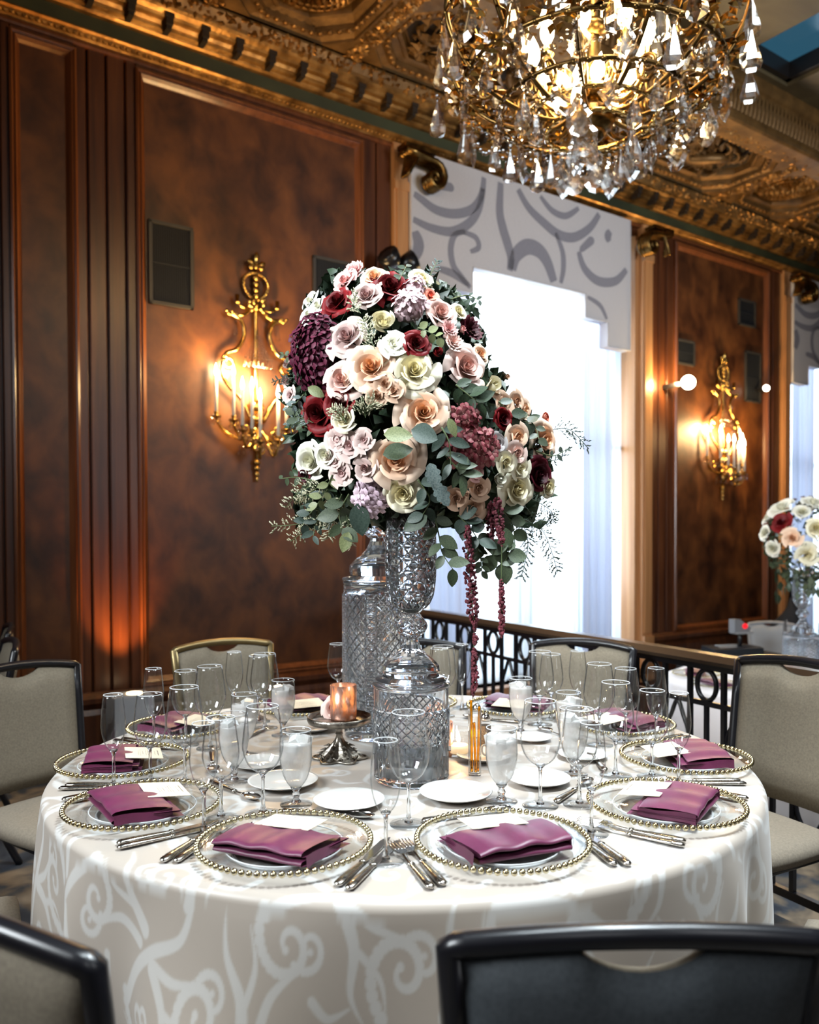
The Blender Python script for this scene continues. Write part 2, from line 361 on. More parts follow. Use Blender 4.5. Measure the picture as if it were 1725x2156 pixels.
for k in range(900):
    s = -.4+R_.random()*11.5; q = R_.random()
    fn = lambda x, y, z, s=s, q=q: (s+x, 4.915-.035*q+y*.55-z*.8, 4.563+.07*q-y*.8-z*.5)
    leaf_lump(cl, None, .028*R_.uniform(.6,1.2), .016, .022*R_.uniform(.5,1.2), R_.random()*6.28, fn)
tag(wobj('carved_flowers', cl, M_['gold'], t4), kind='stuff')

# ------------------------------------------------------------------ coffered soffit and ceiling
ceil = MB(); ZS = 4.64
ceil.box(S0,S1,4.86,5.5,ZS,4.9)
HX = sorted(SKY)
cells = [S0]+[v for a in HX for v in a]+[S1]; NB = [-6.2,.2,1.7,2.4,3.78,3.86]
for i in range(len(cells)-1):
    for j in range(len(NB)-1):
        if i % 2 == 1 and j in (1,3): continue
        ceil.box(cells[i],cells[i+1],NB[j],NB[j+1],5.03,5.22)
ceiling = wobj('ceiling', ceil, noisy('olive_ceiling', [(.3,(.055,.042,.020)),(.7,(.13,.10,.05))], 2.5, rough=.5, dist=1.))
# skylight frames and panes; the second row, unseen, is added for the overhead light
paneM = D.materials.new('skylight_glass'); paneM.use_nodes = True; _n = NT(paneM); _n.t.nodes.remove(_n.b)
_t = _n.n('ShaderNodeBsdfTransparent'); _t.inputs[0].default_value = (.15,.25,.285,1); _g = _n.n('ShaderNodeBsdfGlossy', i_Roughness=.1)
_m = _n.n('ShaderNodeMixShader'); _m.inputs[0].default_value = .04; _n.l(_t.outputs[0],_m.inputs[1]); _n.l(_g.outputs[0],_m.inputs[2]); _n.l(_m.outputs[0],_n.t.nodes['Material Output'].inputs[0])
dk = mat('dark_skylight_frame', (.012,.010,.010), .35)
for k, (a, b) in enumerate([(p,q) for q in ((2.4,3.78),(.2,1.7)) for p in HX]):
    w_ = wobj('window_%d' % (k+4), MB().box(a[0],a[1],b[0],b[1],5.19,5.2), paneM)  # panes of the row at .2 to 1.7 are the added, unseen ones
    f = MB()
    for (x0,x1,y0,y1) in [(a[0],a[1],b[0],b[0]+.05),(a[0],a[1],b[1]-.05,b[1]),(a[0],a[0]+.05,b[0],b[1]),(a[1]-.05,a[1],b[0],b[1])]: f.box(x0,x1,y0,y1,5.06,5.188)
    wobj('frame', f, dk, w_)
# soffit beam fascia with upright carved leaves
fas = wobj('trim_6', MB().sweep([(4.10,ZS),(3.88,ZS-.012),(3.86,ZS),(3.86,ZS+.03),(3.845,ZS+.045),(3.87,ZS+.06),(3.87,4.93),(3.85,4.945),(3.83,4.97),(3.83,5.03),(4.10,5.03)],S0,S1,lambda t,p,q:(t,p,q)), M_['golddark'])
tl = MB()
tl.add([(-.024,0,0),(.024,0,0),(-.020,-.004,.12),(.020,-.004,.12),(0,-.024,.11),(0,-.012,0),(0,-.016,.2)],[(0,5,4,2),(5,1,3,4),(2,4,6),(4,3,6)],smooth=False)
tl = tl.mesh('carved_leaf')
for k in range(90): wobj('carved_leaf', tl, M_['golddark'], fas, loc=(4.3+k*.054, 3.868, ZS+.07))
mo = MB(); R_ = random.Random(5)
for k in range(420):
    s = 2.+R_.random()*9; leaf_lump(mo, (s, 4.0+R_.uniform(-.045,.045), ZS-.004), .026, .018, -.016*R_.random(), R_.random()*6.28)
for sc in (1.94,2.93,4.95,7.03,8.17):
    for k in range(170): leaf_lump(mo, (sc+R_.uniform(-.055,.055), R_.uniform(4.06,4.88), ZS-.004), .03*R_.uniform(.6,1.2), .02, -.022*R_.random(), R_.random()*6.28)
tag(wobj('carved_foliage', mo, M_['gold'], ceiling), kind='stuff')
def octo(s0, s1, n0, n1, c, z): return [(s0+c,n0,z),(s1-c,n0,z),(s1,n0+c,z),(s1,n1-c,z),(s1-c,n1,z),(s0+c,n1,z),(s0,n1-c,z),(s0,n0+c,z)]
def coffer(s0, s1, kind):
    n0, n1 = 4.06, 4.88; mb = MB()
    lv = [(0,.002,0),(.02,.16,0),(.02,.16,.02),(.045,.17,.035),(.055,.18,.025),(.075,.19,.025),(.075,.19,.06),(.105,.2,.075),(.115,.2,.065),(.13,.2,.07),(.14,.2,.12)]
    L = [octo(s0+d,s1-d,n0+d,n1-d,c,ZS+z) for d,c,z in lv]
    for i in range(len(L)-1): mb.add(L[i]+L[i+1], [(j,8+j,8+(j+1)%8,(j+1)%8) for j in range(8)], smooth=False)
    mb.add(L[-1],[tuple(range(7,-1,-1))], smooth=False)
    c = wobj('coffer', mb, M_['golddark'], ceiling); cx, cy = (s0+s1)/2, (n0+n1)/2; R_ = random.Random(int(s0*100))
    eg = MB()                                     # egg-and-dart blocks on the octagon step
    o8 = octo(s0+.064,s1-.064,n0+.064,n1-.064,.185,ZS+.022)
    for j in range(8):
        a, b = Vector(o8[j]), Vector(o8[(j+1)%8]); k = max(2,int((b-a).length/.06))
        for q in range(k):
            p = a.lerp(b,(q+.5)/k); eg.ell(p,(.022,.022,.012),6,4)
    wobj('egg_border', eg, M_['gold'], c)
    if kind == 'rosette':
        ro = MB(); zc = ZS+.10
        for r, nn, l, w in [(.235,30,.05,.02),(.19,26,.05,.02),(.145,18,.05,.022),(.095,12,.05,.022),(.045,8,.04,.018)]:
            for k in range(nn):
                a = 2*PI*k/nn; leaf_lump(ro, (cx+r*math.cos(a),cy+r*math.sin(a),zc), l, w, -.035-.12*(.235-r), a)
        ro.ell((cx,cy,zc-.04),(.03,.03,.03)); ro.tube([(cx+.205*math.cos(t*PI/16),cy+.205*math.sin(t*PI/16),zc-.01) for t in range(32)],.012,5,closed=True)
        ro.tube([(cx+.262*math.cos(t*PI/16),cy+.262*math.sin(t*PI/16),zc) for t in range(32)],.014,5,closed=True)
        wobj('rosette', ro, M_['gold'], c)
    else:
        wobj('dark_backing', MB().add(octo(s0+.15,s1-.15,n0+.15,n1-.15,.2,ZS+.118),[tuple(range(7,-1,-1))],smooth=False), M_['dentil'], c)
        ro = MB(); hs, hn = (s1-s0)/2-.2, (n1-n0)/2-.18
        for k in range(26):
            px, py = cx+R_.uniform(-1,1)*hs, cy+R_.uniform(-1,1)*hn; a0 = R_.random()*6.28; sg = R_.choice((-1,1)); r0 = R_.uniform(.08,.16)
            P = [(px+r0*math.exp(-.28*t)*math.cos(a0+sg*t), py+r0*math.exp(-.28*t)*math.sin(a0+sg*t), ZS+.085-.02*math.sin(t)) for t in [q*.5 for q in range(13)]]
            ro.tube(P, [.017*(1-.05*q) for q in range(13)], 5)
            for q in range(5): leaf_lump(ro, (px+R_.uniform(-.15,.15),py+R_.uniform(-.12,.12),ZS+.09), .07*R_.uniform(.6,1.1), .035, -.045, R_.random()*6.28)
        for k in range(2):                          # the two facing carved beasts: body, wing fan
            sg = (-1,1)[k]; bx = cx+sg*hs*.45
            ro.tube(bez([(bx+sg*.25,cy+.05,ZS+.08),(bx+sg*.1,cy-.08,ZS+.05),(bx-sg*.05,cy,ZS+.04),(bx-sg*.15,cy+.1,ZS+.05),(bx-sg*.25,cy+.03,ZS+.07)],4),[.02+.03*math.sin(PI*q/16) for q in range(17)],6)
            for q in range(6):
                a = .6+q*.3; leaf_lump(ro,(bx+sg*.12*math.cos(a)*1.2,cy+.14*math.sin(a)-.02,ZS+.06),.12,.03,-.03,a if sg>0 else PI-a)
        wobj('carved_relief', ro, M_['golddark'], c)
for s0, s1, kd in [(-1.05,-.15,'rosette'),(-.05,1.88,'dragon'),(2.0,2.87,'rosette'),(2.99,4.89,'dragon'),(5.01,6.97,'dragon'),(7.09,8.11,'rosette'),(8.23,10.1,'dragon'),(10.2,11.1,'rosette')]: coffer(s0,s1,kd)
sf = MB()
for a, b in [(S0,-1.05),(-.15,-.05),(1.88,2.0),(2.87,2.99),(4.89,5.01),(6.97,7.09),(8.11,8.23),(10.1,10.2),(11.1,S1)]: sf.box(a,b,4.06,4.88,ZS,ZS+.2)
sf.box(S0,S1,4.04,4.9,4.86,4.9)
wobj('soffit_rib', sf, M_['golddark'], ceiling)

# ------------------------------------------------------------------ other walls of the room, floors
wobj('wall_front', MB().box(S0,S1,-6.3,-6.1,-.45,5.2), M_['wood'])
wobj('wall_left', MB().box(S0-.2,S0,-6.3,5.5,-.45,5.2), M_['wood'])
wobj('wall_right', MB().box(S1,S1+.2,-6.3,5.5,-.45,5.2), M_['wood'])
RA, RB = Vector((1.2275,3.106,0)), Vector((.1134,5.276,0)); RD = (RB-RA).normalized()
pw = RA+RD*3.40; pe = RA-RD*8.
pl = [pw+Vector((-.30,-.0,0)), pw, pe, Vector((pe.x-2,pe.y-1.5,0)), wp(S0,-6,0), wp(S0,5.2,0)]
fl = MB(); fl.prism([(p.x,p.y) for p in pl[::-1]], lambda x,y,d:(x,y,d), -.41, 0.)
tag(obj('floor', fl, M_['carpet']), kind='structure')
lo = MB().box(S0,S1,-6.3,5.5,-.47,-.412); wobj('floor_lower', lo, M_['carpet'])

# ------------------------------------------------------------------ windows with valance and curtains
sheer = D.materials.new('sheer_voile'); sheer.use_nodes = True; _n = NT(sheer); _n.t.nodes.remove(_n.b)
_tr = _n.n('ShaderNodeBsdfTransparent'); _tr.inputs[0].default_value = (.93,.98,1,1)
_tl = _n.n('ShaderNodeBsdfTranslucent'); _tl.inputs[0].default_value = (.92,.94,.97,1)
_df = _n.n('ShaderNodeBsdfDiffuse'); _df.inputs[0].default_value = (.80,.82,.88,1)
_m1 = _n.n('ShaderNodeMixShader'); _m1.inputs[0].default_value = .72; _n.l(_tr.outputs[0],_m1.inputs[1]); _n.l(_tl.outputs[0],_m1.inputs[2])
_m2 = _n.n('ShaderNodeMixShader'); _m2.inputs[0].default_value = .25; _n.l(_m1.outputs[0],_m2.inputs[1]); _n.l(_df.outputs[0],_m2.inputs[2]); _n.l(_m2.outputs[0],_n.t.nodes['Material Output'].inputs[0])
drapeM = D.materials.new('lined_drape'); drapeM.use_nodes = True; _n = NT(drapeM); _n.t.nodes.remove(_n.b)
_tl = _n.n('ShaderNodeBsdfTranslucent'); _tl.inputs[0].default_value = (.55,.58,.72,1); _df = _n.n('ShaderNodeBsdfDiffuse'); _df.inputs[0].default_value = (.55,.55,.62,1)
_m1 = _n.n('ShaderNodeMixShader'); _m1.inputs[0].default_value = .6; _n.l(_tl.outputs[0],_m1.inputs[1]); _n.l(_df.outputs[0],_m1.inputs[2]); _n.l(_m1.outputs[0],_n.t.nodes['Material Output'].inputs[0])
winM = thin_glass('window_glass', (.97,.99,1.), (.8,.85,.88))
def curtain(s0, s1, z0, z1, n, folds, amp, seed):
    R_ = random.Random(seed); ph = [R_.random()*6 for _ in range(4)]; nu = int((s1-s0)*70)+8
    def fn(u, v):
        s = s0+(s1-s0)*u; w = amp*(math.sin(folds*u*2*PI+ph[0])+.5*math.sin(folds*1.7*u*2*PI+ph[1])+.25*math.sin(folds*3.1*u*2*PI+ph[2]))*(.6+.4*v)
        return (s+.3*w*math.sin(v*2+ph[3]), n+w, z1+(z0-z1)*v)
    return MB().grid(nu, 8, fn)
def window(k, label):
    o = 5.224*k; zb = .12
    W_ = wobj('window_%d' % (k+1), MB().box(3.62+o,6.31+o,5.40,5.41,zb,4.22), winM)
    f = MB()
    for s in (3.62,4.24,4.86,5.0,5.6,6.25): f.box(s+o,s+.06+o,5.37,5.44,zb,4.22)
    for z in (zb,2.2,4.16): f.box(3.62+o,6.31+o,5.375,5.435,z,z+.05)
    wobj('frame', f, M_['white'], W_)
    for a, b in ((3.461,3.60),(6.30,6.443)):
        c = MB(); c.box(a+o,b+o,5.15,5.24,-.02,4.33); c.box(a+.02+o,b-.02+o,5.135,5.16,.45,3.98); c.box(a-.0+o,b+o,5.13,5.16,3.98,4.05); c.box(a-.0+o,b+o,5.12,5.16,-.0,.42)
        wobj('casing', c, M_['casing'], W_)
    for a in (3.60,6.245): wobj('reveal', MB().box(a+o,a+.06+o,5.20,5.38,zb,4.22), M_['casing'], W_)
    wobj('sill', MB().box(3.461+o,6.443+o,5.12,5.36,.06,.12), M_['casing'], W_)
    q = thing('sheer_curtain', 'bright white sheer curtain glowing with daylight in %s' % label, 'curtain', wp(4.95+o,5.33,zb), RZ)
    obj('sheer_panel', curtain(-1.25,1.24,0.01,3.7,0,17,.012,k+2), sheer, q)
    for sd, a, b in ((0,-1.12,-.68),(1,.64,1.04)):
        q = thing('side_drape', ('pleated pale side drape at the %s edge of %s' % (('left','right')[sd], label)), 'drape', wp(4.95+o,5.24,zb), RZ)
        obj('drape_panel', curtain(a,b,.01,3.6,0,4.2,.022,k*3+sd), drapeM, q)
    # stepped valance
    out = [on_n(x,y,5.11) for x,y in [(866,338),(1328,480),(1325,737),(1280,730),(1278,677),(1236,669),(1233,618),(993,562),(990,613)]]
    sl, sr = out[0][0], out[1][0]; mid = (sl+sr)/2; zt = 4.30; r = [(p[0]-mid,p[1]) for p in out]
    hw = (sr-sl)/2; legL = [(hw,r[2][1]),(r[3][0],r[3][1]),(r[4][0],r[4][1]+.0),(r[5][0],r[5][1]),(r[6][0],r[6][1])]
    zc, z1 = (r[6][1]+r[7][1])/2, (r[4][1]+r[5][1])/2; zl = (r[2][1]+r[3][1])/2
    a1, a2 = r[3][0], r[6][0]
    poly = [(-hw,zt),(-hw,zl),(-a1,zl),(-a1,z1),(-a2,z1),(-a2,zc),(a2,zc),(a2,z1),(a1,z1),(a1,zl),(hw,zl),(hw,zt)]
    q = thing('valance', 'stepped grey linen valance with painted scroll shadows over %s' % label, 'valance', wp(mid+o,5.11,0), RZ)
    vb = MB()
    for rct in ((-hw,-a1,zl),(-a1,-a2,z1),(-a2,a2,zc),(a2,a1,z1),(a1,hw,zl)): vb.box(rct[0],rct[1],0,.10,rct[2],zt)
    obj('valance_board', vb, M_['valance'], q)
    pp = MB(); lw = .012
    for (xa,za),(xb,zb_) in zip(poly[1:-1],poly[2:]):
        pp.tube([(xa,.0,za),(xb,.0,zb_)],.006,5)
    obj('piping', pp, M_['valance'], q)
    SW = [(35,[(200,300),(240,330),(330,395),(440,418),(540,390),(595,310),(610,205)]),(35,[(195,450),(300,500),(420,522),(520,475),(580,390),(605,270)]),
      (28,[(500,522),(440,540),(415,620),(430,720),(480,790),(530,850)]),(24,[(480,522),(560,556),(578,615),(530,640)]),(70,[(385,235),(390,262),(392,285)]),(26,[(335,150),(350,200),(370,240)]),
      (44,[(708,235),(702,400),(720,500),(750,600),(768,680),(760,750)]),(62,[(775,745),(795,665),(860,612),(930,632),(980,700),(1020,815)]),
      (40,[(810,275),(870,380),(960,470),(1050,540),(1140,555),(1230,500),(1285,420)]),(28,[(940,315),(1010,400),(1090,430),(1165,385)]),(28,[(1030,530),(1070,640),(1075,740),(1060,825)]),
      (110,[(1200,580),(1212,602),(1220,620)]),(40,[(1165,640),(1200,740),(1280,812),(1380,812),(1445,745)]),(46,[(205,520),(228,600),(205,680)]),(30,[(340,738),(430,770),(520,835)]),(22,[(1217,905),(1290,955),(1330,1035)]),(40,[(1350,520),(1335,550),(1345,580)])]
    for w_, pts in SW:  # projected scroll shadows laid on the valance as darker strips
        sw = MB()
        P = [on_n(800+x/2.782,300+y/2.782,5.11) for x,y in pts]; P = bez([(p[0]-mid,0,p[1]) for p in P],6); K = len(P)-1
        hwid = w_/2.782*.0030; L = []; R2 = []
        for i, p in enumerate(P):
            d = (P[min(i+1,K)]-P[max(i-1,0)]).normalized(); nn = Vector((-d.z,0,d.x)); ww = hwid*(.45+.55*math.sin(PI*(i/K*.8+.1)))
            for lst, sg in ((L,1),(R2,-1)):
                v = p+nn*ww*sg; v.x = max(-hw+.003,min(hw-.003,v.x)); v.z = min(v.z,zt-.003)
                lim = zl if abs(v.x) > a1 else z1 if abs(v.x) > a2 else zc
                v.z = max(v.z,lim+.004); lst.append((v.x,-.0012,v.z))
        for i in range(K): sw.add([L[i],L[i+1],R2[i+1],R2[i]],[(0,1,2,3)],smooth=False)
        obj('shadow_scroll', sw, M_['swirl'], q)
    # gilt scroll brackets under the cornice
    for sd, s in ((0,3.55),(1,6.375)):
        sg = 1 if sd == 0 else -1
        q = thing('scroll_bracket', 'gilt scroll bracket at the upper %s corner of %s' % (('left','right')[sd], label), 'bracket', wp(s+o-.04*sg,5.075,4.075), RZ)
        body = MB(); prof = []
        for t in range(26):
            a = t/25*1.75*2*PI; rr = .120*math.exp(-.20*a); prof.append((.20+rr*math.cos(PI/2-a), -.02+rr*math.sin(PI/2-a)))
        pth = [(-.06,.125),(.02,.12),(.10,.105)]+prof
        V = [(sg*x,-.095,z) for x,z in pth]
        for yy in (-.115,-.09,-.055,-.02): body.tube([(sg*x,yy,z) for x,z in pth],[.029-.0007*i for i in range(len(pth))],6)
        obj('volute', body, M_['oldbrass'], q)
        ac = MB()
        for k2 in range(6): ac.tube(bez([(sg*(-.05),-.04-.012*k2,-.06),(sg*(-.04+.012*k2),-.06-.01*k2,.06),(sg*(-.03+.02*k2),-.05-.012*k2,.15)],4),[.016,.018,.018,.016,.014,.012,.01,.008,.004],5)
        obj('acanthus_leaf', ac, M_['oldbrass'], q)
        obj('abacus', MB().box(min(-.08*sg,.2*sg),max(-.08*sg,.2*sg),-.13,-.012,.14,.17), M_['oldbrass'], q)
window(0,'the near tall window'); window(1,'the far tall window')

# ------------------------------------------------------------------ wall grilles
def grille(x0, y0, x1, y1, label):
    (s0,z1), (s1,z0) = on_n(x0,y0,5.19), on_n(x1,y1,5.19)
    q = thing('wall_grille', label, 'grille', wp((s0+s1)/2,5.198,z0), RZ); w, h = (s1-s0)/2, z1-z0
    fr = MB()
    for a in ((-w,w,0,.02),(-w,w,h-.02,h),(-w,-w+.02,0,h),(w-.02,w,0,h)): fr.box(a[0],a[1],-.022,.0,a[2],a[3])
    obj('frame', fr, M_['grillef'], q); obj('backing', MB().box(-w+.02,w-.02,-.006,0,.02,h-.02), M_['grille'], q)
    b = MB(); k = int(2*w/.014)
    for i in range(k): b.box(-w+.022+i*.014,-w+.027+i*.014,-.014,-.006,.02,h-.02)
    b.box(-w+.02,w-.02,-.016,-.006,h/2-.004,h/2+.004)
    tag(obj('bars', b, M_['grille'], q), kind='stuff')
grille(312,461,407,653,'dark slatted wall grille high above the lit candle sconce')
grille(658,537,748,735,'dark wall grille half hidden behind the top of the bouquet')
grille(1555,627,1590,692,'small dark grille high on the far burl panel')
grille(1569,738,1601,850,'tall dark grille beside the far sconce')
grille(1424,712,1462,772,'dim grille above the bright wall spotlight')

# ------------------------------------------------------------------ crystal shapes shared by the chandelier and the sconces
def drop_mesh(n=6):
    return MB().lathe([(.0005,0),(.22,.10),(.25,.22),(.19,.45),(.09,.75),(.03,.95),(.0005,1.)], n, smooth=False)
def leaf_crystal(k=11):
    """flat pendeloque with a scalloped rim and bevelled faces"""
    out = []
    for i in range(2*k):
        a = 2*PI*i/(2*k); y = -math.cos(a); wdt = .36*(1-.45*max(0,y)**1.2-.25*max(0,y)); sc = 1. if i % 2 == 0 else .88
        out.append((math.sin(a)*wdt*sc, .5+.5*y*(.97 if i % 2 else 1.)))
    b = MB(); n = len(out); V = [(x,0,z) for x,z in out]; inn = [(x*.62,.055,.5+(z-.5)*.66) for x,z in out]; inb = [(x,-y,z) for x,y,z in inn]
    V += inn+inb; Fc = [(i,(i+1)%n,n+(i+1)%n,n+i) for i in range(n)]+[(n*2+i,n*2+(i+1)%n,(i+1)%n,i) for i in range(n)]
    Fc += [tuple(range(n,2*n)), tuple(range(3*n-1,2*n-1,-1))]
    return b.add(V,Fc,smooth=False)
def kite_crystal():
    o = [(0,0),(.15,.12),(.34,.36),(.28,.42),(.22,.44),(.17,.52),(.2,.58),(.12,.72),(.05,.84),(.07,.92),(0,1.)]
    o = o+[(-x,z) for x,z in o[-2:0:-1]]; n = len(o); V = [(x,0,z) for x,z in o]; inn = [(x*.7,.05,.42+(z-.42)*.75) for x,z in o]; V += inn+[(x,-y,z) for x,y,z in inn]
    Fc = [(i,(i+1)%n,n+(i+1)%n,n+i) for i in range(n)]+[(2*n+i,2*n+(i+1)%n,(i+1)%n,i) for i in range(n)]+[tuple(range(n,2*n)),tuple(range(3*n-1,2*n-1,-1))]
    return MB().add(V,Fc,smooth=False)
XT = {'drop': drop_mesh().mesh('teardrop_crystal'), 'leaf': leaf_crystal().mesh('leaf_crystal'), 'kite': kite_crystal().mesh('kite_crystal'), 'bead': MB().ell((0,0,0),1.,6,5,smooth=False).mesh('crystal_bead')}
for v in XT.values(): v.materials.append(M_['prism'])
NMX = {'drop':'teardrop_crystal','leaf':'leaf_crystal','kite':'kite_crystal','bead':'crystal_bead'}
XS = 1.
def hang(parent, kind, x, y, ztop, length, rz=0.):
    b = obj(NMX['bead'], XT['bead'], None, parent, (x,y,ztop), rz, .011)
    length *= XS; o = obj(NMX[kind], XT[kind], None, parent, (x,y,ztop-.008-length), rz, length if kind != 'drop' else (length*.95,length*.95,length)); return o
def scroll(c, r0, a0, sg, turns, z, k=.22, n=18, up=(0,0,1), rt=(1,0,0)):
    rt, up = Vector(rt), Vector(up); c = Vector(c)
    return [c+rt*(r0*math.exp(-k*t)*math.cos(a0+sg*t))+up*(r0*math.exp(-k*t)*math.sin(a0+sg*t))+Vector((0,0,z)) for t in [turns*2*PI*i/n for i in range(n+1)]]

# ------------------------------------------------------------------ gilt candle sconces
flame_me = MB().lathe([(.0005,0),(.007,.004),(.013,.02),(.013,.034),(.008,.055),(.0005,.085)],8).mesh('flame_bulb'); flame_me.materials.append(M_['bulb'])
def sconce(s, label, power):
    q = thing('candle_sconce', label, 'sconce', wp(s,5.2,1.772), RZ)     # local: x along wall, -y out, z up; 1.5 m tall
    Z = lambda y: 1.503-(y-155)*.000775
    X = lambda x: (x-577)*.00083
    st = MB()                                                   # stem and finial
    st.tube([(0,-.03,Z(2110)),(0,-.03,Z(1500)),(0,-.03,Z(1100)),(0,-.03,Z(600)),(0,-.03,Z(200))],[.006,.022,.012,.014,.008],8)
    for k, yy in enumerate((1960,2010,2060,2105)): st.ell((0,-.03,Z(yy)),(.03-.006*k,.03-.006*k,.022),6,5)
    st.ell((0,-.04,Z(1480)),(.055,.05,.05)); st.ell((0,-.04,Z(1590)),(.07,.06,.035)); st.ell((0,-.04,Z(1700)),(.05,.05,.05)); st.ell((0,-.04,Z(1820)),(.035,.035,.05))
    obj('stem', st, M_['brass'], q)
    fi = MB()
    for a, l in ((90,.10),(30,.075),(150,.075),(-10,.06),(190,.06)):
        ca, sa = math.cos(math.radians(a)), math.sin(math.radians(a)); c0 = Vector((0,-.04,Z(265)))
        fi.tube([c0+Vector((ca*l*t,-.01*t,sa*l*t)) for t in (0,.4,.75,1)],[.010,.016,.020,.006],6)
    fi.ell((0,-.045,Z(265)),.018); obj('finial', fi, M_['brass'], q)
    ov = MB(); P = [(X(577)+.088*math.sin(t*PI/14)*(1+.15*math.cos(t*PI/14)),-.035,Z(430)-.088*math.cos(t*PI/14)*-1) for t in range(28)]
    ov.tube(P,.009,5,closed=True)
    for p in P: ov.ell(p,.0135,5,4)
    for k in range(4): ov.ell((0,-.04,Z(360+50*k)),(.028,.02,.022),6,5)
    obj('wreath', ov, M_['brass'], q)
    bw = MB(); R_ = random.Random(4)
    for k in range(16): bw.ell((R_.uniform(-.06,.06),-.05,Z(590)+R_.uniform(-.05,.05)),(R_.uniform(.012,.026),.014,R_.uniform(.010,.02)),6,4)
    obj('bow', bw, M_['brass'], q)
    for sg in (-1,1):
        ar = MB()
        ar.tube(bez([(sg*.055,-.04,Z(650)),(sg*.09,-.05,Z(695)),(sg*.14,-.05,Z(705)),(sg*.185,-.05,Z(690)),(sg*.19,-.05,Z(720))],5),[.012]*21,6)
        ar.tube(bez([(sg*.19,-.05,Z(700)),(sg*.125,-.05,Z(735)),(sg*.095,-.05,Z(810)),(sg*.10,-.05,Z(900)),(sg*.145,-.05,Z(1000)),(sg*.215,-.05,Z(1040)),(sg*.225,-.05,Z(1085))],5),[.014]*31,6)
        ar.tube(scroll((sg*.205,-.05,Z(1120)),.055,PI/2,-sg,1.2,0,.12,up=(0,0,1)),.010,6)
        ar.tube(bez([(sg*.24,-.05,Z(1090)),(sg*.25,-.05,Z(1230)),(sg*.19,-.05,Z(1340)),(sg*.12,-.05,Z(1420)),(sg*.05,-.05,Z(1590))],5),[.013]*21,6)
        for k in range(5): ar.ell((sg*(.17+.012*k),-.055,Z(700)+.012*math.sin(k*2)),(.016,.012,.012),6,4)
        obj('scroll_arm', ar, M_['brass'], q)
        cu = MB(); cx = sg*.145; zz = Z(590)
        cu.tube(bez([(sg*.04,-.04,Z(620)),(sg*.10,-.06,Z(640)),(cx,-.06,zz-.01)],5),.008,5); cu.lathe([(.0005,0),(.022,.004),(.022,.012),(.012,.016),(.016,.06),(.0005,.062)],8,c=(cx,-.06,zz-.02))
        obj('upper_cup', cu, M_['brass'], q)
        hang(q,'drop',sg*.155,-.05,Z(765),.085)
    # tent of crystal chains with a row of drops
    tn = MB()
    for k in range(9):
        t = (k-4)/4
        for i in range(12):
            u = i/11; tn.ell((t*.085*u**1.3,-.06-.02*u*(1-t*t),Z(800)-.20*u),.0045+.003*u,5,4,smooth=False)
    tag(obj('crystal_chains', tn, M_['prism'], q), kind='stuff')
    for k in range(7): hang(q,'drop',(k-3)*.032,-.075,Z(1065),.06)
    cup = MB().lathe([(.006,-.045),(.010,-.03),(.030,-.024),(.034,-.018),(.012,-.014),(.013,.0),(.018,.012),(.0005,.014)],10).mesh('candle_cup'); cup.materials.append(M_['oldbrass'])
    stk = MB().lathe([(.0005,0),(.0115,0),(.0105,.22),(.0005,.222)],8).mesh('candle_sleeve'); stk.materials.append(M_['stick'])
    for k, (xp, e, yc) in enumerate([(262,.05,1545),(432,.15,1600),(522,.22,1700),(608,.25,1730),(680,.27,1800),(830,.24,1770),(890,.15,1640),(940,.05,1570)]):
        sx = X(xp)-e*.62; zc = Z(yc)+e*.10-.02; L = .235+.02*(k % 2)
        am = MB(); am.tube(bez([(0,-.05,Z(1640)),(sx*.35,-.05-e*.4,Z(1640)-.10),(sx*.75,-e*.8,zc-.12),(sx,-e,zc-.045)],6),[.011]*19,6); am.tube(scroll((sx*.55,-e*.7,zc-.06),.035,-PI/2,1,1.1,0,.15),.007,5)
        obj('candle_arm', am, M_['brass'], q); obj('candle_cup', cup, None, q, (sx,-e,zc)); obj('candle_sleeve', stk, None, q, (sx,-e,zc+.01), None, (1,1,L/.22))
        obj('flame_bulb', flame_me, None, q, (sx,-e,zc+.01+L))
        for a in range(4): hang(q,'drop',sx+.03*math.cos(a*PI/2+.5),-e+.03*math.sin(a*PI/2+.5),zc-.02,.05)
    for k in range(8): hang(q,'drop',.13*math.cos(k*PI/7),-.05-.10*math.sin(k*PI/7),Z(1830),.055)
    point('sconce_glow', (-.20,-.10,.72), power*1.7, (1.,.64,.27), .05, q); point('sconce_glow', (.10,-.30,.66), power*1.5, (1.,.64,.27), .06, q)
sconce(2.345,'gilt candle sconce with lit candles left of the bouquet',26)
sconce(7.592,'distant gilt candle sconce on the far panel beside the bright spotlight',26)

# ------------------------------------------------------------------ crystal chandelier
CH = at_d(1243,320,3.25); CH.z = 0
ch = thing('chandelier', 'gilt chandelier hung with many crystal drops above the table', 'chandelier', (CH.x,CH.y,5.03), .2)
HZ = .04
CZ = lambda z: z-5.03+HZ
m_ = MB(); m_.tube([(0,0,0),(0,0,CZ(3.75)),(0,0,CZ(3.45)),(0,0,CZ(3.1)),(0,0,CZ(2.93))],[.02,.02,.05,.035,.05],10)
for z, r in ((3.9,.08),(3.6,.06),(3.3,.07),(3.05,.08),(2.95,.10),(2.90,.06)): m_.ell((0,0,CZ(z)),(r,r,r*.6),12,6)
m_.lathe([(.07,-.06),(.06,0)],14,c=(0,0,0)); obj('stem', m_, M_['oldbrass'], ch)
def ring(r, z, th, n=40, m='oldbrass'):
    b = MB(); b.tube([(r*math.cos(2*PI*i/n),r*math.sin(2*PI*i/n),CZ(z)) for i in range(n)],th,6,closed=True)
    for i in range(n): a = 2*PI*i/n; b.ell((r*math.cos(a),r*math.sin(a),CZ(z)-.004),(th*1.5,th*1.5,th*1.1),5,4)
    obj('ring', b, M_[m], ch)
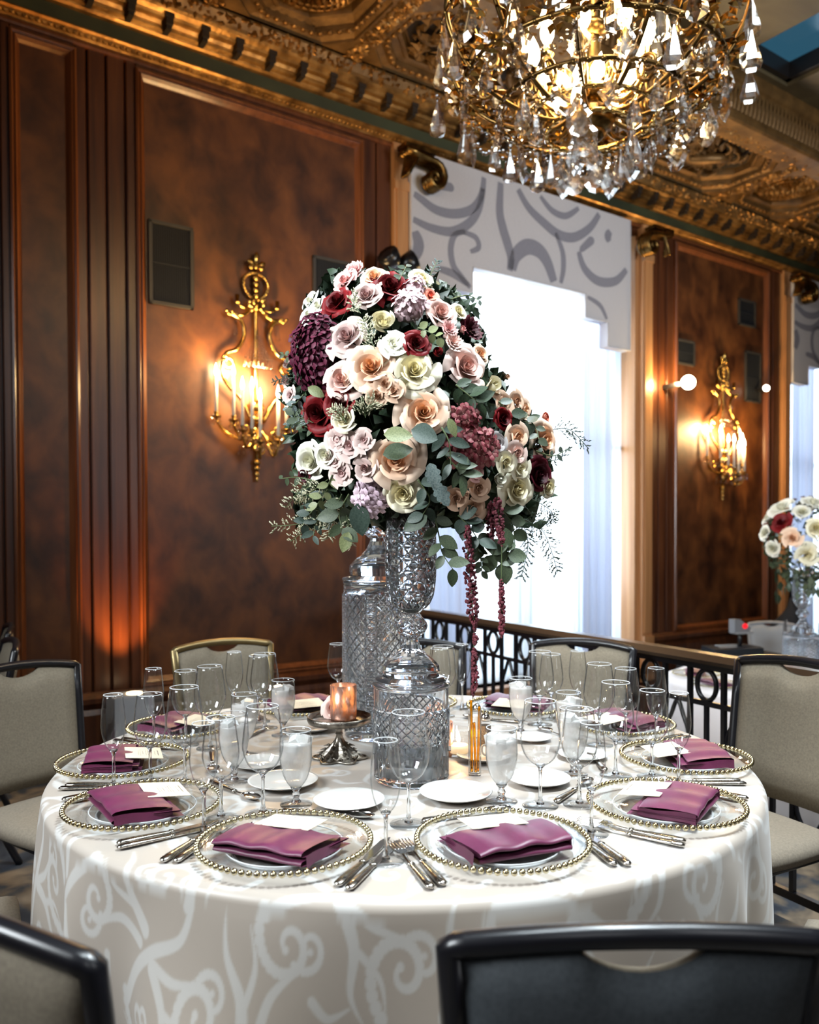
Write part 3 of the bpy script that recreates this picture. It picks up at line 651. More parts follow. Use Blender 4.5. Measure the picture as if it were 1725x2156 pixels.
ring(.25,2.955,.009,36,'brass'); ring(.36,2.99,.009,44); ring(.50,3.08,.010,56); ring(.58,3.30,.009,60); ring(.17,2.91,.008,26,'brass')
arm = MB(); arm.tube(bez([(.05,0,CZ(3.0)),(.15,0,CZ(2.94)),(.30,0,CZ(2.97)),(.44,0,CZ(3.05)),(.54,0,CZ(3.18)),(.58,0,CZ(3.32)),(.53,0,CZ(3.46)),(.44,0,CZ(3.44))],6),[.0095]*43,6)
arm.tube(scroll((.42,0,CZ(3.14)),.085,-PI/2,1,1.5,0,.16),.009,5); arm.tube(scroll((.26,0,CZ(3.06)),.06,-PI/2,-1,1.4,0,.16),.008,5); arm.tube(scroll((.50,0,CZ(3.36)),.07,0,1,1.4,0,.16),.009,5)
for k in range(5): leaf_lump(arm,(.36+.04*k,0,CZ(3.02+.035*k)),.045,.02,.018,.3)
arm = arm.mesh('scroll_arm'); arm.materials.append(M_['oldbrass'])
for k in range(12): obj('scroll_arm', arm, None, ch, rot=k*PI/6)
inn = MB(); inn.tube(bez([(.04,0,CZ(3.05)),(.12,0,CZ(3.0)),(.19,0,CZ(3.05)),(.22,0,CZ(3.13))],6),[.010]*19,6); inn.tube(scroll((.12,0,CZ(3.08)),.05,-PI/2,1,1.5,0,.16),.008,5); inn.lathe([(.006,-.03),(.028,0),(.014,.006),(.012,.05),(.0005,.052)],8,c=(.22,0,CZ(3.14)))
inn = inn.mesh('inner_arm'); inn.materials.append(M_['brass'])
bulb_me = MB().lathe([(.0005,0),(.014,.005),(.026,.03),(.027,.05),(.018,.08),(.006,.105),(.0005,.118)],10).mesh('candle_bulb'); bulb_me.materials.append(M_['bulb'])
for k in range(9):
    a = k*2*PI/9; obj('inner_arm', inn, None, ch, rot=a); obj('candle_bulb', bulb_me, None, ch, (.22*math.cos(a),.22*math.sin(a),CZ(3.18)))
for k in range(6):                                       # a second ring of bulbs leaning outward
    a = k*PI/3+.3; obj('candle_bulb', bulb_me, None, ch, (.10*math.cos(a),.10*math.sin(a),CZ(3.0)+.05), (0,1.15,a))
fo = MB(); R_ = random.Random(8)
for k in range(260):
    a = R_.random()*6.28; r = R_.choice((.48,.5,.52,.56)); z = 3.06+R_.random()*.26 if r > .5 else 3.04+R_.random()*.1
    leaf_lump(fo,(r*math.cos(a),r*math.sin(a),CZ(z)),.035,.018,.02,R_.random()*6.28)
tag(obj('gilt_foliage', fo, M_['brass'], ch), kind='stuff')
R_ = random.Random(12); XS = 1.12
def hangring(r, z, n, kinds, l0, l1, ph=0., zj=.02):
    for k in range(n):
        a = ph+2*PI*k/n+R_.uniform(-.04,.04); hang(ch, kinds[k % len(kinds)], r*math.cos(a), r*math.sin(a), CZ(z)+R_.uniform(-zj,zj), R_.uniform(l0,l1), a+PI/2+R_.uniform(-.5,.5))
hangring(.585,3.27,20,['drop','drop','leaf'],.12,.15)
hangring(.60,3.12,12,['drop'],.13,.15,.2,.04)
hangring(.505,3.05,18,['leaf','kite','drop','leaf'],.11,.14)
hangring(.43,3.30,14,['leaf','drop'],.12,.16)
hangring(.37,2.965,14,['leaf','kite','drop'],.11,.15)
hangring(.27,2.93,9,['leaf','drop'],.11,.15)
hangring(.19,2.885,6,['kite','leaf','drop'],.12,.15)
hangring(.27,3.36,9,['drop','leaf'],.12,.15)
for a, r, z in ((4.0,.20,2.835),(5.35,.17,2.835),(.5,.12,2.85),(2.3,.12,2.85)): hang(ch,'kite',r*math.cos(a),r*math.sin(a),CZ(z),.15,.4)
hang(ch,'leaf',0,-.02,CZ(2.88),.11)
fs = MB()                                                # festoon chains
for k in range(18):
    a0, a1 = 2*PI*k/18, 2*PI*(k+1)/18
    for i in range(9):
        t = i/8; a = a0+(a1-a0)*t; fs.ell((.5*math.cos(a),.5*math.sin(a),CZ(3.04-.07*math.sin(PI*t))),.009,5,4,smooth=False)
for k in range(12):
    for i in range(12): t = i/11; r = .5-.24*t; a = 2*PI*k/12; fs.ell((r*math.cos(a),r*math.sin(a),CZ(3.04-.10*t-.05*math.sin(PI*t))),.008,5,4,smooth=False)
tag(obj('crystal_chains', fs, M_['prism'], ch), kind='stuff')
point('chandelier_glow', (0,0,CZ(3.22)), 24, (1.,.70,.36), .10, ch); point('chandelier_glow', (.0,0,CZ(3.02)), 20, (1.,.78,.50), .05, ch)
for k in range(3): a = .5+k*2.1; point('chandelier_glow', (.34*math.cos(a),.34*math.sin(a),CZ(3.55)), 22, (1.,.62,.26), .05, ch)

# ------------------------------------------------------------------ uplight, spotlight and loudspeaker by the wall
q = thing('uplight', 'pale box uplight on the floor washing the panel orange', 'light', wp(1.43,4.98,0), RZ)
obj('housing', MB().box(-.115,.115,-.09,.09,0,.43).box(-.10,.10,-.08,.08,.43,.437), M_['white'], q)
obj('lens', MB().lathe([(.0005,.0),(.045,0),(.045,.006),(.0005,.007)],16,c=(.02,-.02,.437)), emit('warm_lens',(1.,.70,.38),9.), q)
l = D.lights.new('uplight_beam','SPOT'); l.energy = 62; l.color = (1.,.40,.09); l.spot_size = 1.15; l.spot_blend = .9; l.shadow_soft_size = .03
o = D.objects.new('uplight_beam', l); COL.objects.link(o); o.parent = q; o.location = (.0,0,.47); o.rotation_euler = (PI-.32,0,0)
sp_s, sp_z = on_n(1449,806,4.9)
q = thing('spotlight', 'bright lit spotlight head left of the far sconce', 'light', wp(sp_s,4.9,sp_z), RZ)
obj('housing', MB().lathe([(.0005,.14),(.05,.13),(.065,0),(.075,-.03),(.06,-.02),(.0005,-.005)],16), M_['black'], q, None, (-PI/2,0,-.8))
obj('lens', MB().lathe([(.0005,-.012),(.070,-.012),(.070,-.022),(.05,-.034),(.0005,-.040)],16), emit('spot_lens',(1.,.85,.55),45.), q, None, (-PI/2,0,-.8))
obj('bracket', MB().box(-.012,.012,.02,.30,-.02,.02), M_['black'], q)
point('spot_glow', (-.05,.13,.03), 26, (1.,.68,.28), .04, q)
s_, z_ = on_n(1614,817,5.05)
q = thing('pin_light', 'tiny round pin light on the far panel edge', 'light', wp(s_,5.05,z_), RZ)
obj('housing', MB().lathe([(.0005,.12),(.03,.11),(.035,.0),(.0005,.0)],12), M_['black'], q, None, (-PI/2,0,-.8)); obj('lens', MB().ell((0,0,0),(.034,.034,.02),10,6), emit('pin_lens',(1.,.88,.66),14.), q, None, (-PI/2,0,-.8)); obj('bracket', MB().box(-.008,.008,.05,.15,-.01,.01), M_['black'], q)
s_, z_ = on_n(838,560,5.0)
q = thing('loudspeaker', 'small black loudspeaker pair peeking above the bouquet', 'loudspeaker', wp(s_,5.0,z_), RZ)
for sg in (-1,1):
    b = MB(); b.tube([(sg*.02,0,-.02),(sg*.07,-.02,.02),(sg*.12,-.04,.05)],[.05,.075,.085],12); b.tube([(sg*.12,-.04,.05),(sg*.125,-.042,.053)],[.07,.03],12); obj('cabinet', b, M_['black'], q)
obj('bracket', MB().box(-.02,.02,0,.13,-.04,.0), M_['black'], q)

# ------------------------------------------------------------------ balustrade at the edge of the platform
bq = thing('balustrade', 'black iron balustrade with rings and brown handrail', 'railing', (RA.x,RA.y,0), math.atan2(RD.y,RD.x))
T0, T1 = -2.6, 3.3                                       # local x runs toward the wall
obj('handrail', MB().sweep([(-.035,.865),(.035,.865),(.042,.88),(.03,.905),(-.03,.905),(-.042,.88)],T0,T1,lambda t,p,q:(t,p,q)), mat('brown_handrail',(.050,.030,.018),.22), bq)
obj('rail_channel', MB().box(T0,T1,-.016,.016,.84,.866), M_['black'], bq)
obj('middle_rail', MB().box(T0,T1,-.010,.010,.695,.715), M_['black'], bq); obj('bottom_rail', MB().box(T0,T1,-.012,.012,.08,.11), M_['black'], bq)
rg = MB().tube([(.048*math.cos(t*PI/12),0,.778+.060*math.sin(t*PI/12)) for t in range(24)],.0105,6,closed=True).mesh('ring'); rg.materials.append(M_['black'])
br = MB().box(-.009,.009,-.009,.009,.10,.86).mesh('baluster'); br.materials.append(M_['black'])
ac = MB().tube(bez([(-.055,0,.40),(-.06,0,.56),(-.03,0,.64),(0,0,.695),(.03,0,.64),(.06,0,.56),(.055,0,.40),(0,0,.33),(-.055,0,.40)],5),.009,6)
ac = ac.mesh('arch'); ac.materials.append(M_['black']); sh = MB().box(-.008,.008,-.008,.008,.10,.70).mesh('short_baluster'); sh.materials.append(M_['black'])
k0 = -8
for k in range(k0, 11):
    x = .13+.307*k
    if not T0+.1 < x < T1-.1: continue
    obj('ring', rg, None, bq, (x,0,0)); obj('baluster', br, None, bq, (x-.085,0,0)); obj('baluster', br, None, bq, (x+.085,0,0)); obj('short_baluster', sh, None, bq, (x,0,0)); obj('arch', ac, None, bq, (x+.153,0,0)); 
for x in (-1.35,1.0,3.25): obj('post', MB().box(x-.022,x+.022,-.022,.022,0,.866), M_['black'], bq)

# ------------------------------------------------------------------ damask tablecloth
TC = Vector((-.0145,2.247,0)); TR = .915; ZT = .76
def damask_discs():
    """scrolls of the woven figure as chains of discs in a repeat of .46 m"""
    T = .40; out = []
    def stroke(P, w0, w1, bulb=0):
        P = bez([(x,y,0) for x,y in P],14); K = len(P)-1
        for i, p in enumerate(P): t = i/K; out.append((p.x,p.y,(w0+(w1-w0)*t)*(1+.25*math.sin(PI*t))))
        if bulb: out.append((P[-1].x,P[-1].y,bulb))
    def spiral(cx, cy, r0, a0, sg, turns, w0, w1, k=.24):
        n = int(turns*26)
        for i in range(n+1):
            t = turns*2*PI*i/n; r = r0*math.exp(-k*t); out.append((cx+r*math.cos(a0+sg*t), cy+r*math.sin(a0+sg*t), w0+(w1-w0)*i/n))
        out.append((cx+r*math.cos(a0+sg*t), cy+r*math.sin(a0+sg*t), w1*1.7))
    for (ox, oy, sx, sy) in ((0,0,1,1),(.23,.23,-1,1)):
        n0 = len(out)
        spiral(.13,.31,.085,-2.2,-1,1.3,.020,.007); spiral(.33,.14,.075,1.0,-1,1.25,.018,.006); spiral(.06,.10,.045,.6,1,1.2,.013,.005); spiral(.40,.36,.042,-2.6,1,1.2,.012,.005)
        stroke([(.07,.24),(.12,.20),(.21,.21),(.29,.21),(.37,.19)],.010,.018); stroke([(.10,.13),(.16,.15),(.22,.20)],.006,.014); stroke([(.37,.33),(.30,.30),(.25,.24)],.006,.016)
        stroke([(.22,.25),(.235,.31),(.22,.38),(.235,.44)],.022,.002); stroke([(.22,.19),(.20,.12),(.215,.05),(.19,.0)],.020,.002)
        stroke([(.24,.30),(.28,.35),(.285,.41)],.012,.002); stroke([(.20,.12),(.15,.07),(.14,.02)],.012,.002); stroke([(.30,.05),(.27,.02),(.22,.03)],.014,.003)
        for i in range(n0, len(out)):
            x, y, r = out[i]; out[i] = (ox+sx*x, oy+sy*y, r)
    return np.array(out)*np.array([.40/.46,.40/.46,.58]), T
def cloth():
    th = np.concatenate([np.linspace(PI,2*PI,900,endpoint=False), np.linspace(2*PI,3*PI,240,endpoint=False)])
    rt = np.concatenate([[.02],np.linspace(.2,TR-.02,170)]); edge = np.linspace(0,PI/2,7)[1:]; dr = np.concatenate([np.linspace(.02,.36,110),np.linspace(.37,.735,24)])
    fo = .016*np.sin(9*th+.6)+.010*np.sin(14*th+2.)+.012*np.sin(5*th-1.)
    fo = fo*(.55+.45*np.cos(th-3.7))                      # fuller folds to the left of the front
    fo += -.05*np.exp(-((th-4.10)/.10)**2)+.03*np.exp(-((th-3.93)/.05)**2)-.03*np.exp(-((th-5.62)/.05)**2)+.022*np.exp(-((th-5.50)/.04)**2)
    rows = []; fab = []
    for r in rt: rows.append((np.full_like(th,r), np.full_like(th,ZT))); fab.append(np.full_like(th,r))
    for e in edge: rows.append((np.full_like(th,TR-.02+.02*math.sin(e)), np.full_like(th,ZT-.02+.02*math.cos(e)))); fab.append(np.full_like(th,TR-.02+.02*e))
    for d in dr:
        a = 1-math.exp(-d/.16)
        sag = .02*np.sin(7*(th)-d*9)*a*np.exp(-((th-4.35)/.35)**2)
        rows.append((TR+.012*a+fo*a*(1+.6*d)+sag, np.full_like(th,ZT-.02-d))); fab.append(np.full_like(th,TR+.012+d*.75))
    R = np.stack([r for r,_ in rows]); Zz = np.stack([z for _,z in rows]); Fb = np.stack(fab)
    X = R*np.cos(th); Y = R*np.sin(th); nr, nt = R.shape
    fx, fy = (Fb*np.cos(th)).ravel()+.11, (Fb*np.sin(th)).ravel()+.07
    dsc, T = damask_discs(); best = np.full(fx.shape, 9., np.float32)
    fx = fx.astype(np.float32); fy = fy.astype(np.float32)
    for x, y, r in dsc.astype(np.float32):
        dx = fx-x; dx -= T*np.round(dx/T); dy = fy-y; dy -= T*np.round(dy/T); best = np.minimum(best, np.sqrt(dx*dx+dy*dy)-r)
    fig = np.clip(.5-best/.004,0,1)
    V = np.stack([X.ravel()+0, Y.ravel(), Zz.ravel()],1); i, j = np.meshgrid(np.arange(nr-1), np.arange(nt), indexing='ij'); j2 = (j+1) % nt
    Q = np.stack([i*nt+j, i*nt+j2, (i+1)*nt+j2, (i+1)*nt+j],-1).reshape(-1,4)[:, ::-1]
    me = D.meshes.new('tablecloth'); nf = len(Q); me.vertices.add(len(V)); me.vertices.foreach_set('co', V.ravel().astype(np.float32))
    me.loops.add(nf*4); me.loops.foreach_set('vertex_index', Q.ravel().astype(np.int32)); me.polygons.add(nf)
    me.polygons.foreach_set('loop_start', np.arange(0,nf*4,4,dtype=np.int32)); me.polygons.foreach_set('use_smooth', np.ones(nf,bool))
    at = me.attributes.new('t','FLOAT','POINT'); at.data.foreach_set('value', fig.astype(np.float32)); me.update(); me.validate(); return me
M = mat('damask', (.6,.5,.4), .5); nt = NT(M); a = nt.n('ShaderNodeAttribute', attribute_name='t')
r = ramp(nt, a.outputs['Fac'], [(0.,(.365,.318,.272)),(1.,(.470,.455,.430))]); nt.l(r.outputs[0], nt.b.inputs['Base Color'])
r2 = ramp(nt, a.outputs['Fac'], [(0.,(.42,)*3),(1.,(.58,)*3)]); nt.l(r2.outputs[0], nt.b.inputs['Roughness'])
nt.b.inputs['Sheen Weight'].default_value = .2
M_['damask'] = M
tag(obj('tablecloth', cloth(), M, None, TC), 'ivory damask cloth with woven scrolls over the round table', 'tablecloth')

# ------------------------------------------------------------------ banquet chairs
def chair_parts():
    P = {}
    bw0, bw1 = .185, .216
    def bk(u, z):                                          # point on the back plane: u -1..1
        t = (z-.46)/.46; return Vector((u*(bw0+(bw1-bw0)*t), -.20-.085*t-.02*(1-u*u), z))
    fr = MB()
    topz = lambda u: .915-.022*u*u
    path = [bk(-1,.46+.435*t) for t in (0,.25,.5,.75)]+[bk(u,topz(u)) for u in (-1,-.97,-.9,-.7,-.5,-.25,0,.25,.5,.7,.9,.97,1)]+[bk(1,.46+.435*t) for t in (.75,.5,.25,0)]
    fr.tube(path,.0155,8); P['back_frame'] = fr
    up = MB(); N = 22
    def edge(u):
        z = topz(u)-.012; n_ = .027*max(0.,1-(u/.36)**2)**.8 if abs(u) < .36 else 0; return z-n_*1.15
    for sgn, th in ((1,0.014),(-1,-.014)):
        pass
    def pt(u, v, s):
        z = .50+(edge(u)-.50)*v; p = bk(u*.945,z); puff = .016*(1-abs(2*u-1+0)**0) if False else .016*min(1,(1-abs(u))*6)*min(1,min(v,1-v)*8); return p+Vector((0,s*(.006+puff),0))
    us = [-1+2*i/N for i in range(N+1)]
    V = []; nv = 8
    for s in (1,-1):
        for j in range(nv+1):
            for u in us: V.append(pt(u,j/nv,s))
    w = N+1; o = w*(nv+1); Fc = []
    for j in range(nv):
        for i in range(N):
            a = j*w+i; Fc.append((a,a+w,a+w+1,a+1)); Fc.append((o+a,o+a+1,o+a+w+1,o+a+w))
    for i in range(N): Fc.append((i,i+1,o+i+1,o+i)); a = nv*w+i; Fc.append((a,o+a,o+a+1,a+1))
    for j in range(nv): a = j*w; Fc.append((a,o+a,o+a+w,a+w)); a += N; Fc.append((a,a+w,o+a+w,o+a))
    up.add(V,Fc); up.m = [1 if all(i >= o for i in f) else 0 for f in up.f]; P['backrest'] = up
    se = MB()
    def sp(u, v): a = 2*PI*u; return a
    prof = [(.0,.478),(.15,.478),(.19,.474),(.212,.462),(.218,.445),(.214,.425),(.19,.418),(0,.418)]
    def sq(u, v):
        k = min(int(v*7+.0001),7); r, z = prof[k]; a = 2*PI*u; c, s = math.cos(a), math.sin(a); q = 1/max(abs(c),abs(s))**.82
        return (r*c*q*(1.02), r*s*q*.98+.01, z)
    se.grid(40,7,sq,wrap=True); P['seat'] = se
    for nm, sx, yf in (('lf',-1,1),('rf',1,1)):
        l = MB(); l.tube(bez([(sx*.195,.19,.42),(sx*.20,.20,.25),(sx*.205,.215,.0)],5),[.014]*11,7); P['leg_'+nm] = l
    for nm, sx in (('lr',-1),('rr',1)):
        l = MB(); l.tube(bez([(sx*bw0,-.20,.47),(sx*.19,-.19,.36),(sx*.192,-.215,.18),(sx*.197,-.29,.0)],5),[.0155]*16,7); P['leg_'+nm] = l
    ap = MB(); ap.tube([(-.19,.18,.412),(.19,.18,.412),(.185,-.19,.412),(-.185,-.19,.412)],.012,6,closed=True); P['seat_frame'] = ap
    return {k: v.mesh(k.split('_l')[0] if k.startswith('leg') else k) for k, v in P.items()}
CP = chair_parts()
def make_chair(frame_mat, label, loc, rot):
    q = thing('banquet_chair', label, 'chair', loc, rot, 'banquet chairs around the table')
    for k, me in CP.items():
        m2 = me.copy() if len(me.materials) else me
        if len(me.materials): m2.materials.clear()
        m2.materials.append(M_['fabric'] if k == 'backrest' else M_['seat'] if k == 'seat' else M_[frame_mat])
        if k == 'backrest': m2.materials.append(M_['back_shade'])  # rear faces painted in the shaded tone
        obj('leg' if k.startswith('leg') else k, m2, None, q)
    return q
def chair_at(px, py, label, frame='black', z=.915, face=None, back=.285):
    b = on_z(px,py,z) if not isinstance(px, Vector) else px; t = face if face is not None else TC; d = Vector((t.x-b.x,t.y-b.y,0)).normalized()
    return make_chair(frame, label, (b.x+d.x*back,b.y+d.y*back,0), math.atan2(d.y,d.x)-PI/2)
chair_at(1343,1952,'nearest black framed chair, its back cut by the lower right corner', face=Vector((.24,2.3,0)))
chair_at(-70,1908,'black framed chair filling the lower left corner', face=Vector((.35,2.6,0)))
chair_at(42,1402,'taupe chair at left with handle slot beside the wood panels', face=Vector((-.3,2.1,0)))
chair_at(470,1352,'taupe chair with gilt top rail left of the pale candle','bronze')
chair_at(868,1352,'chair mostly hidden behind the crystal pillars')
chair_at(1226,1352,'taupe chair in front of the black balustrade', face=Vector((.2,2.3,0)))
chair_at(1676,1394,'large taupe chair back at right below the handrail', z=.962, face=Vector((.2,2.05,0))).scale = (1.05,)*3
chair_at(Vector((1.02,1.62,0)),0,'chair at the right edge showing only its seat', back=.02)
chair_at(Vector((-1.10,1.78,0)),0,'chair at the left edge showing only its seat', back=.0)
chair_at(16,1318,'farther of two chairs at the upper left edge', face=Vector((-4,3.2,0)))['group'] = 'chairs of the neighbouring table'
chair_at(22,1350,'nearer of two overlapping chairs at the upper left edge', face=Vector((-4,2.2,0)))['group'] = 'chairs of the neighbouring table'

# ------------------------------------------------------------------ table glassware
def wall_prof(P, th=.0011): return P+[(max(r-th,.0004),z+(th if i == 0 else 0)) for i, (r,z) in list(enumerate(P))[::-1]]
def smoothp(P, n=4):
    return [(max(p.x,.0004),p.z) for p in bez([(r,0,z) for r,z in P],n)]
GL = {}
def gtype(key, foot, stemP, bowlP, fill=None):
    parts = [('foot', MB().lathe([(.0005,.0)]+[(foot,.0),(foot,.0014),(foot*.6,.003),(.007,.006),(.0005,.0065)],24), 'glass'),
             ('stem', MB().lathe(smoothp(stemP,3),12), 'solid'), ('bowl', MB().lathe(wall_prof(smoothp(bowlP,4)),30), 'glass'),
             ('rim', MB().tube([(bowlP[-1][0]*math.cos(t*PI/15)-.0005*math.cos(t*PI/15),bowlP[-1][0]*math.sin(t*PI/15)-.0005*math.sin(t*PI/15),bowlP[-1][1]) for t in range(30)],.0011,5,closed=True), 'rimglass')]
    if fill:
        ins = [(max(r-.0016,.0005),z) for r,z in smoothp(bowlP,4) if z < fill]; ins = [(.0005,ins[0][1]+.001)]+ins+[(ins[-1][0],fill),(.0005,fill+.0005)]
        parts.append(('water', MB().lathe(ins,24), 'water'))
        R_ = random.Random(2)
        for k in range(6):
            b = MB(); s = R_.uniform(.009,.012); b.box(-s,s,-s,s,-s,s); Mx = Matrix.Translation((R_.uniform(-.017,.017),R_.uniform(-.017,.017),fill-.002-.012*(k//3)+.004)) @ Matrix.Rotation(R_.random()*3,4,(R_.random(),R_.random(),R_.random()+.1))
            parts.append(('ice_cube', MB().merge(b,Mx), 'ice'))
    GL[key] = [(n, b.mesh(n), M_[m]) for n, b, m in parts]
    for n, me, m in GL[key]: me.materials.append(m)
M_['rimglass'] = mat('rim_glass', (.75,.77,.78), .06, Alpha=.55)
gtype('flute',.034,[(.0005,.004),(.0085,.005),(.0042,.02),(.0036,.06),(.0044,.082),(.010,.092),(.0005,.093)],[(.0006,.089),(.012,.095),(.022,.113),(.0285,.145),(.0275,.18),(.0225,.225)])
gtype('red_wine',.040,[(.0005,.004),(.0095,.005),(.0045,.02),(.0037,.06),(.0048,.083),(.012,.093),(.0005,.094)],[(.0006,.089),(.016,.094),(.033,.110),(.0445,.142),(.042,.18),(.0345,.235)])
gtype('white_wine',.037,[(.0005,.004),(.0095,.005),(.0044,.02),(.0036,.06),(.0046,.079),(.011,.088),(.0005,.089)],[(.0006,.084),(.015,.089),(.030,.104),(.0395,.132),(.037,.168),(.0305,.216)])
gtype('goblet',.036,[(.0005,.004),(.012,.006),(.007,.014),(.0095,.022),(.0065,.03),(.013,.040),(.0005,.041)],[(.0006,.036),(.013,.041),(.027,.062),(.0355,.095),(.0365,.125),(.0345,.168)],.140)
HT = {'flute':.225,'red_wine':.235,'white_wine':.216,'goblet':.168}
NMG = {'flute':('champagne_flute','champagne flutes on the table'),'red_wine':('red_wine_glass','large wine glasses on the table'),'white_wine':('white_wine_glass','smaller wine glasses on the table'),'goblet':('water_goblet','iced water goblets on the table')}
first = {}; gpos = []
def glass_at(key, x, y, label, rim=True):
    p = on_z(x,y,ZT+HT[key]) if rim else on_z(x,y,ZT)
    for _ in range(12):                                   # keep feet apart
        for (gx,gy) in gpos:
            d = Vector((p.x-gx,p.y-gy)); 
            if d.length < .0885: d = d if d.length > 1e-4 else Vector((.01,.0)); p.x += d.x/d.length*(.0895-d.length)*.6; p.y += d.y/d.length*(.0895-d.length)*.6
    gpos.append((p.x,p.y)); p.z = ZT+.0006
    if key in first: return dup(first[key], loc=p, label=label, rot=rnd.random()*6)
    q = thing(NMG[key][0], label, 'glass', p, 0, NMG[key][1]); first[key] = q
    for n, me, m in GL[key]: obj(n, me, None, q)
    return q
for a in [
 ('flute',238,1463,'flute at the left edge before the leftmost napkin'),('flute',323,1408,'flute at far left behind the second row of glasses'),('flute',428,1523,'flute standing over the front end of the left napkin'),
 ('flute',1246,1522,'flute between the front right and right hand chargers'),('flute',1430,1459,'rightmost flute, before the chair at the right edge'),('flute',1382,1407,'flute against the balustrade left of the right chair'),
 ('flute',1217,1371,'slim flute behind the far right water goblet'),('flute',973,1357,'flute right of the crystal urn foot against the balustrade'),('flute',493,1373,'leftmost flute of the trio before the gilt chair'),('flute',812,1559,'flute nearest the camera between the two front chargers'),
 ('red_wine',388,1447,'wine glass with napkin seen through it at left'),('red_wine',442,1403,'tall wine glass left of the gilt railed chair'),('red_wine',553,1487,'large wine glass left of the round cake stand'),
 ('red_wine',1138,1476,'large wine glass right of the pepper shaker'),('red_wine',1262,1398,'tallest wine glass before the taupe chair at right'),('red_wine',1297,1437,'wine glass left of the card on the right edge charger'),
 ('red_wine',1137,1372,'far wine glass behind the left of two iced goblets'),('red_wine',557,1377,'right wine glass of the trio before the gilt chair'),('red_wine',933,1361,'wine glass just right of the crystal urn foot'),('red_wine',860,1500,'wine glass in front of the short crystal jar'),
 ('white_wine',315,1464,'wine glass over the card at the left edge'),('white_wine',375,1413,'wine glass between the flute and tall glass at far left'),('white_wine',480,1510,'wine glass in front of the left iced goblet'),
 ('white_wine',1194,1493,'wine glass left of the flute beside the right charger'),('white_wine',1368,1454,'wine glass left of the rightmost flute'),('white_wine',1330,1409,'wine glass before the balustrade bars at right'),
 ('white_wine',1182,1378,'middle wine glass behind the far right goblets'),('white_wine',522,1380,'middle wine glass of the trio before the gilt chair'),('white_wine',956,1366,'smaller wine glass right of the urn foot'),('white_wine',712,1356,'wine glass behind the lit votive on the cake stand'),
 ('goblet',514,1462,'iced goblet behind the large glass at left'),('goblet',596,1432,'iced goblet before the far gold rimmed charger at left'),('goblet',620,1538,'iced goblet left of the ornate cake stand base'),('goblet',492,1503,'iced goblet behind the smaller wine glass at left'),
 ('goblet',1076,1534,'iced goblet right of the amber glass sticks'),('goblet',1097,1428,'iced goblet before the far plum napkin at right'),('goblet',1208,1491,'iced goblet behind the right wine glass and flute'),('goblet',1197,1458,'iced goblet below the far row of wine glasses')]: glass_at(*a)

# ------------------------------------------------------------------ place settings
bead_me = MB().ell((0,0,0),(.0062,.0062,.0062),8,6).mesh('bead'); bead_me.materials.append(M_['bead'])
CR = .164
def charger_parts():
    pr = [(.0005,.004),(.060,.004),(.100,.0045),(.112,.008),(.120,.0125),(.155,.0165),(.164,.0175),(.1645,.0195),(.155,.0190),(.120,.0150),(.110,.0105),(.100,.0070),(.060,.0065),(.0005,.0065)]
    b = MB().lathe(pr,64); f = MB().lathe([(.094,.0002),(.100,.0002),(.099,.0045),(.095,.0045),(.094,.0002)],48)
    return b.mesh('plate'), f.mesh('foot_ring')
cpl, cfo = charger_parts(); cpl.materials.append(M_['chargerglass']); cfo.materials.append(M_['rimglass'])
well = MB().lathe([(.112,.0118),(.1135,.0138),(.112,.0152),(.1105,.0138),(.112,.0118)],56).mesh('well_rim'); well.materials.append(M_['rimglass'])
def napkin_mesh(seed):
    R_ = random.Random(seed); b = MB()
    k1, k2, k3 = R_.uniform(-.012,.012), R_.uniform(0,6), R_.uniform(.8,1.2)
    lay = [(.070,.000),(.030,.000),(-.030,.0005),(-.066,.0005),(-.074,.004),(-.072,.0085),(-.064,.0095),(-.030,.0095),(.02,.0095),(.058,.009),
           (.058,.0115),(.02,.0125),(-.03,.0135),(-.064,.0145),(-.075,.0185),(-.071,.0235),(-.06,.0255),(-.03,.0265),(.010,.0245),(.040,.0205),(.046,.0185)]
    ln = len(lay)-1; P = bez([(0,y,z) for y,z in lay],3); K = len(P)-1
    def fn(u, v):
        p = P[min(int(v*K+.001),K)]; x = (u-.5)*.205*(1+.06*(p.y/.07)); w = .0022*math.sin(5*u*PI+k2)*(p.z/.02)*k3+.004*math.sin(PI*u)*(p.z/.026)
        return (x+k1*(p.y/.07)*.5, p.y+.006*math.sin(3*u+k2)*(p.z/.03), p.z+w)
    b.grid(18,K,fn)
    # side pleats close the fold ends
    for sx in (-1,1):
        x = sx*.1025; b.grid(6,3,lambda u,v,x=x:(x*(1-.02*v)+k1*.2, -.072+.12*u, .001+.021*v*(1-.25*u)+.002*math.sin(u*7)))
    return b.mesh('napkin')
def card_mesh():
    c = MB().box(-.058,.058,-.046,.046,0,.0009)
    return c.mesh('menu_card')
def card_text():
    b = MB(); R_ = random.Random(1)
    for k, (y, w_, h) in enumerate([(.036,.052,.0030),(.028,.034,.0016),(.016,.060,.0012),(.011,.05,.0012),(.006,.056,.0012),(-.002,.03,.0020),(-.008,.06,.0012),(-.013,.05,.0012)]):
        x = -w_/2
        while x < w_/2:
            l = R_.uniform(.0015,.006); b.add([(x,y-h*R_.uniform(.2,.6),.0011),(x+l,y-h*R_.uniform(.2,.6),.0011),(x+l*.95,y+h*.5,.0011),(x+.001,y+h*R_.uniform(.2,.6),.0011)],[(0,1,2,3)],smooth=False); x += l+R_.uniform(.0005,.002)
    return b.mesh('printed_lines')
cardm, ctext = card_mesh(), card_text(); cardm.materials.append(M_['card']); ctext.materials.append(M_['ink'])
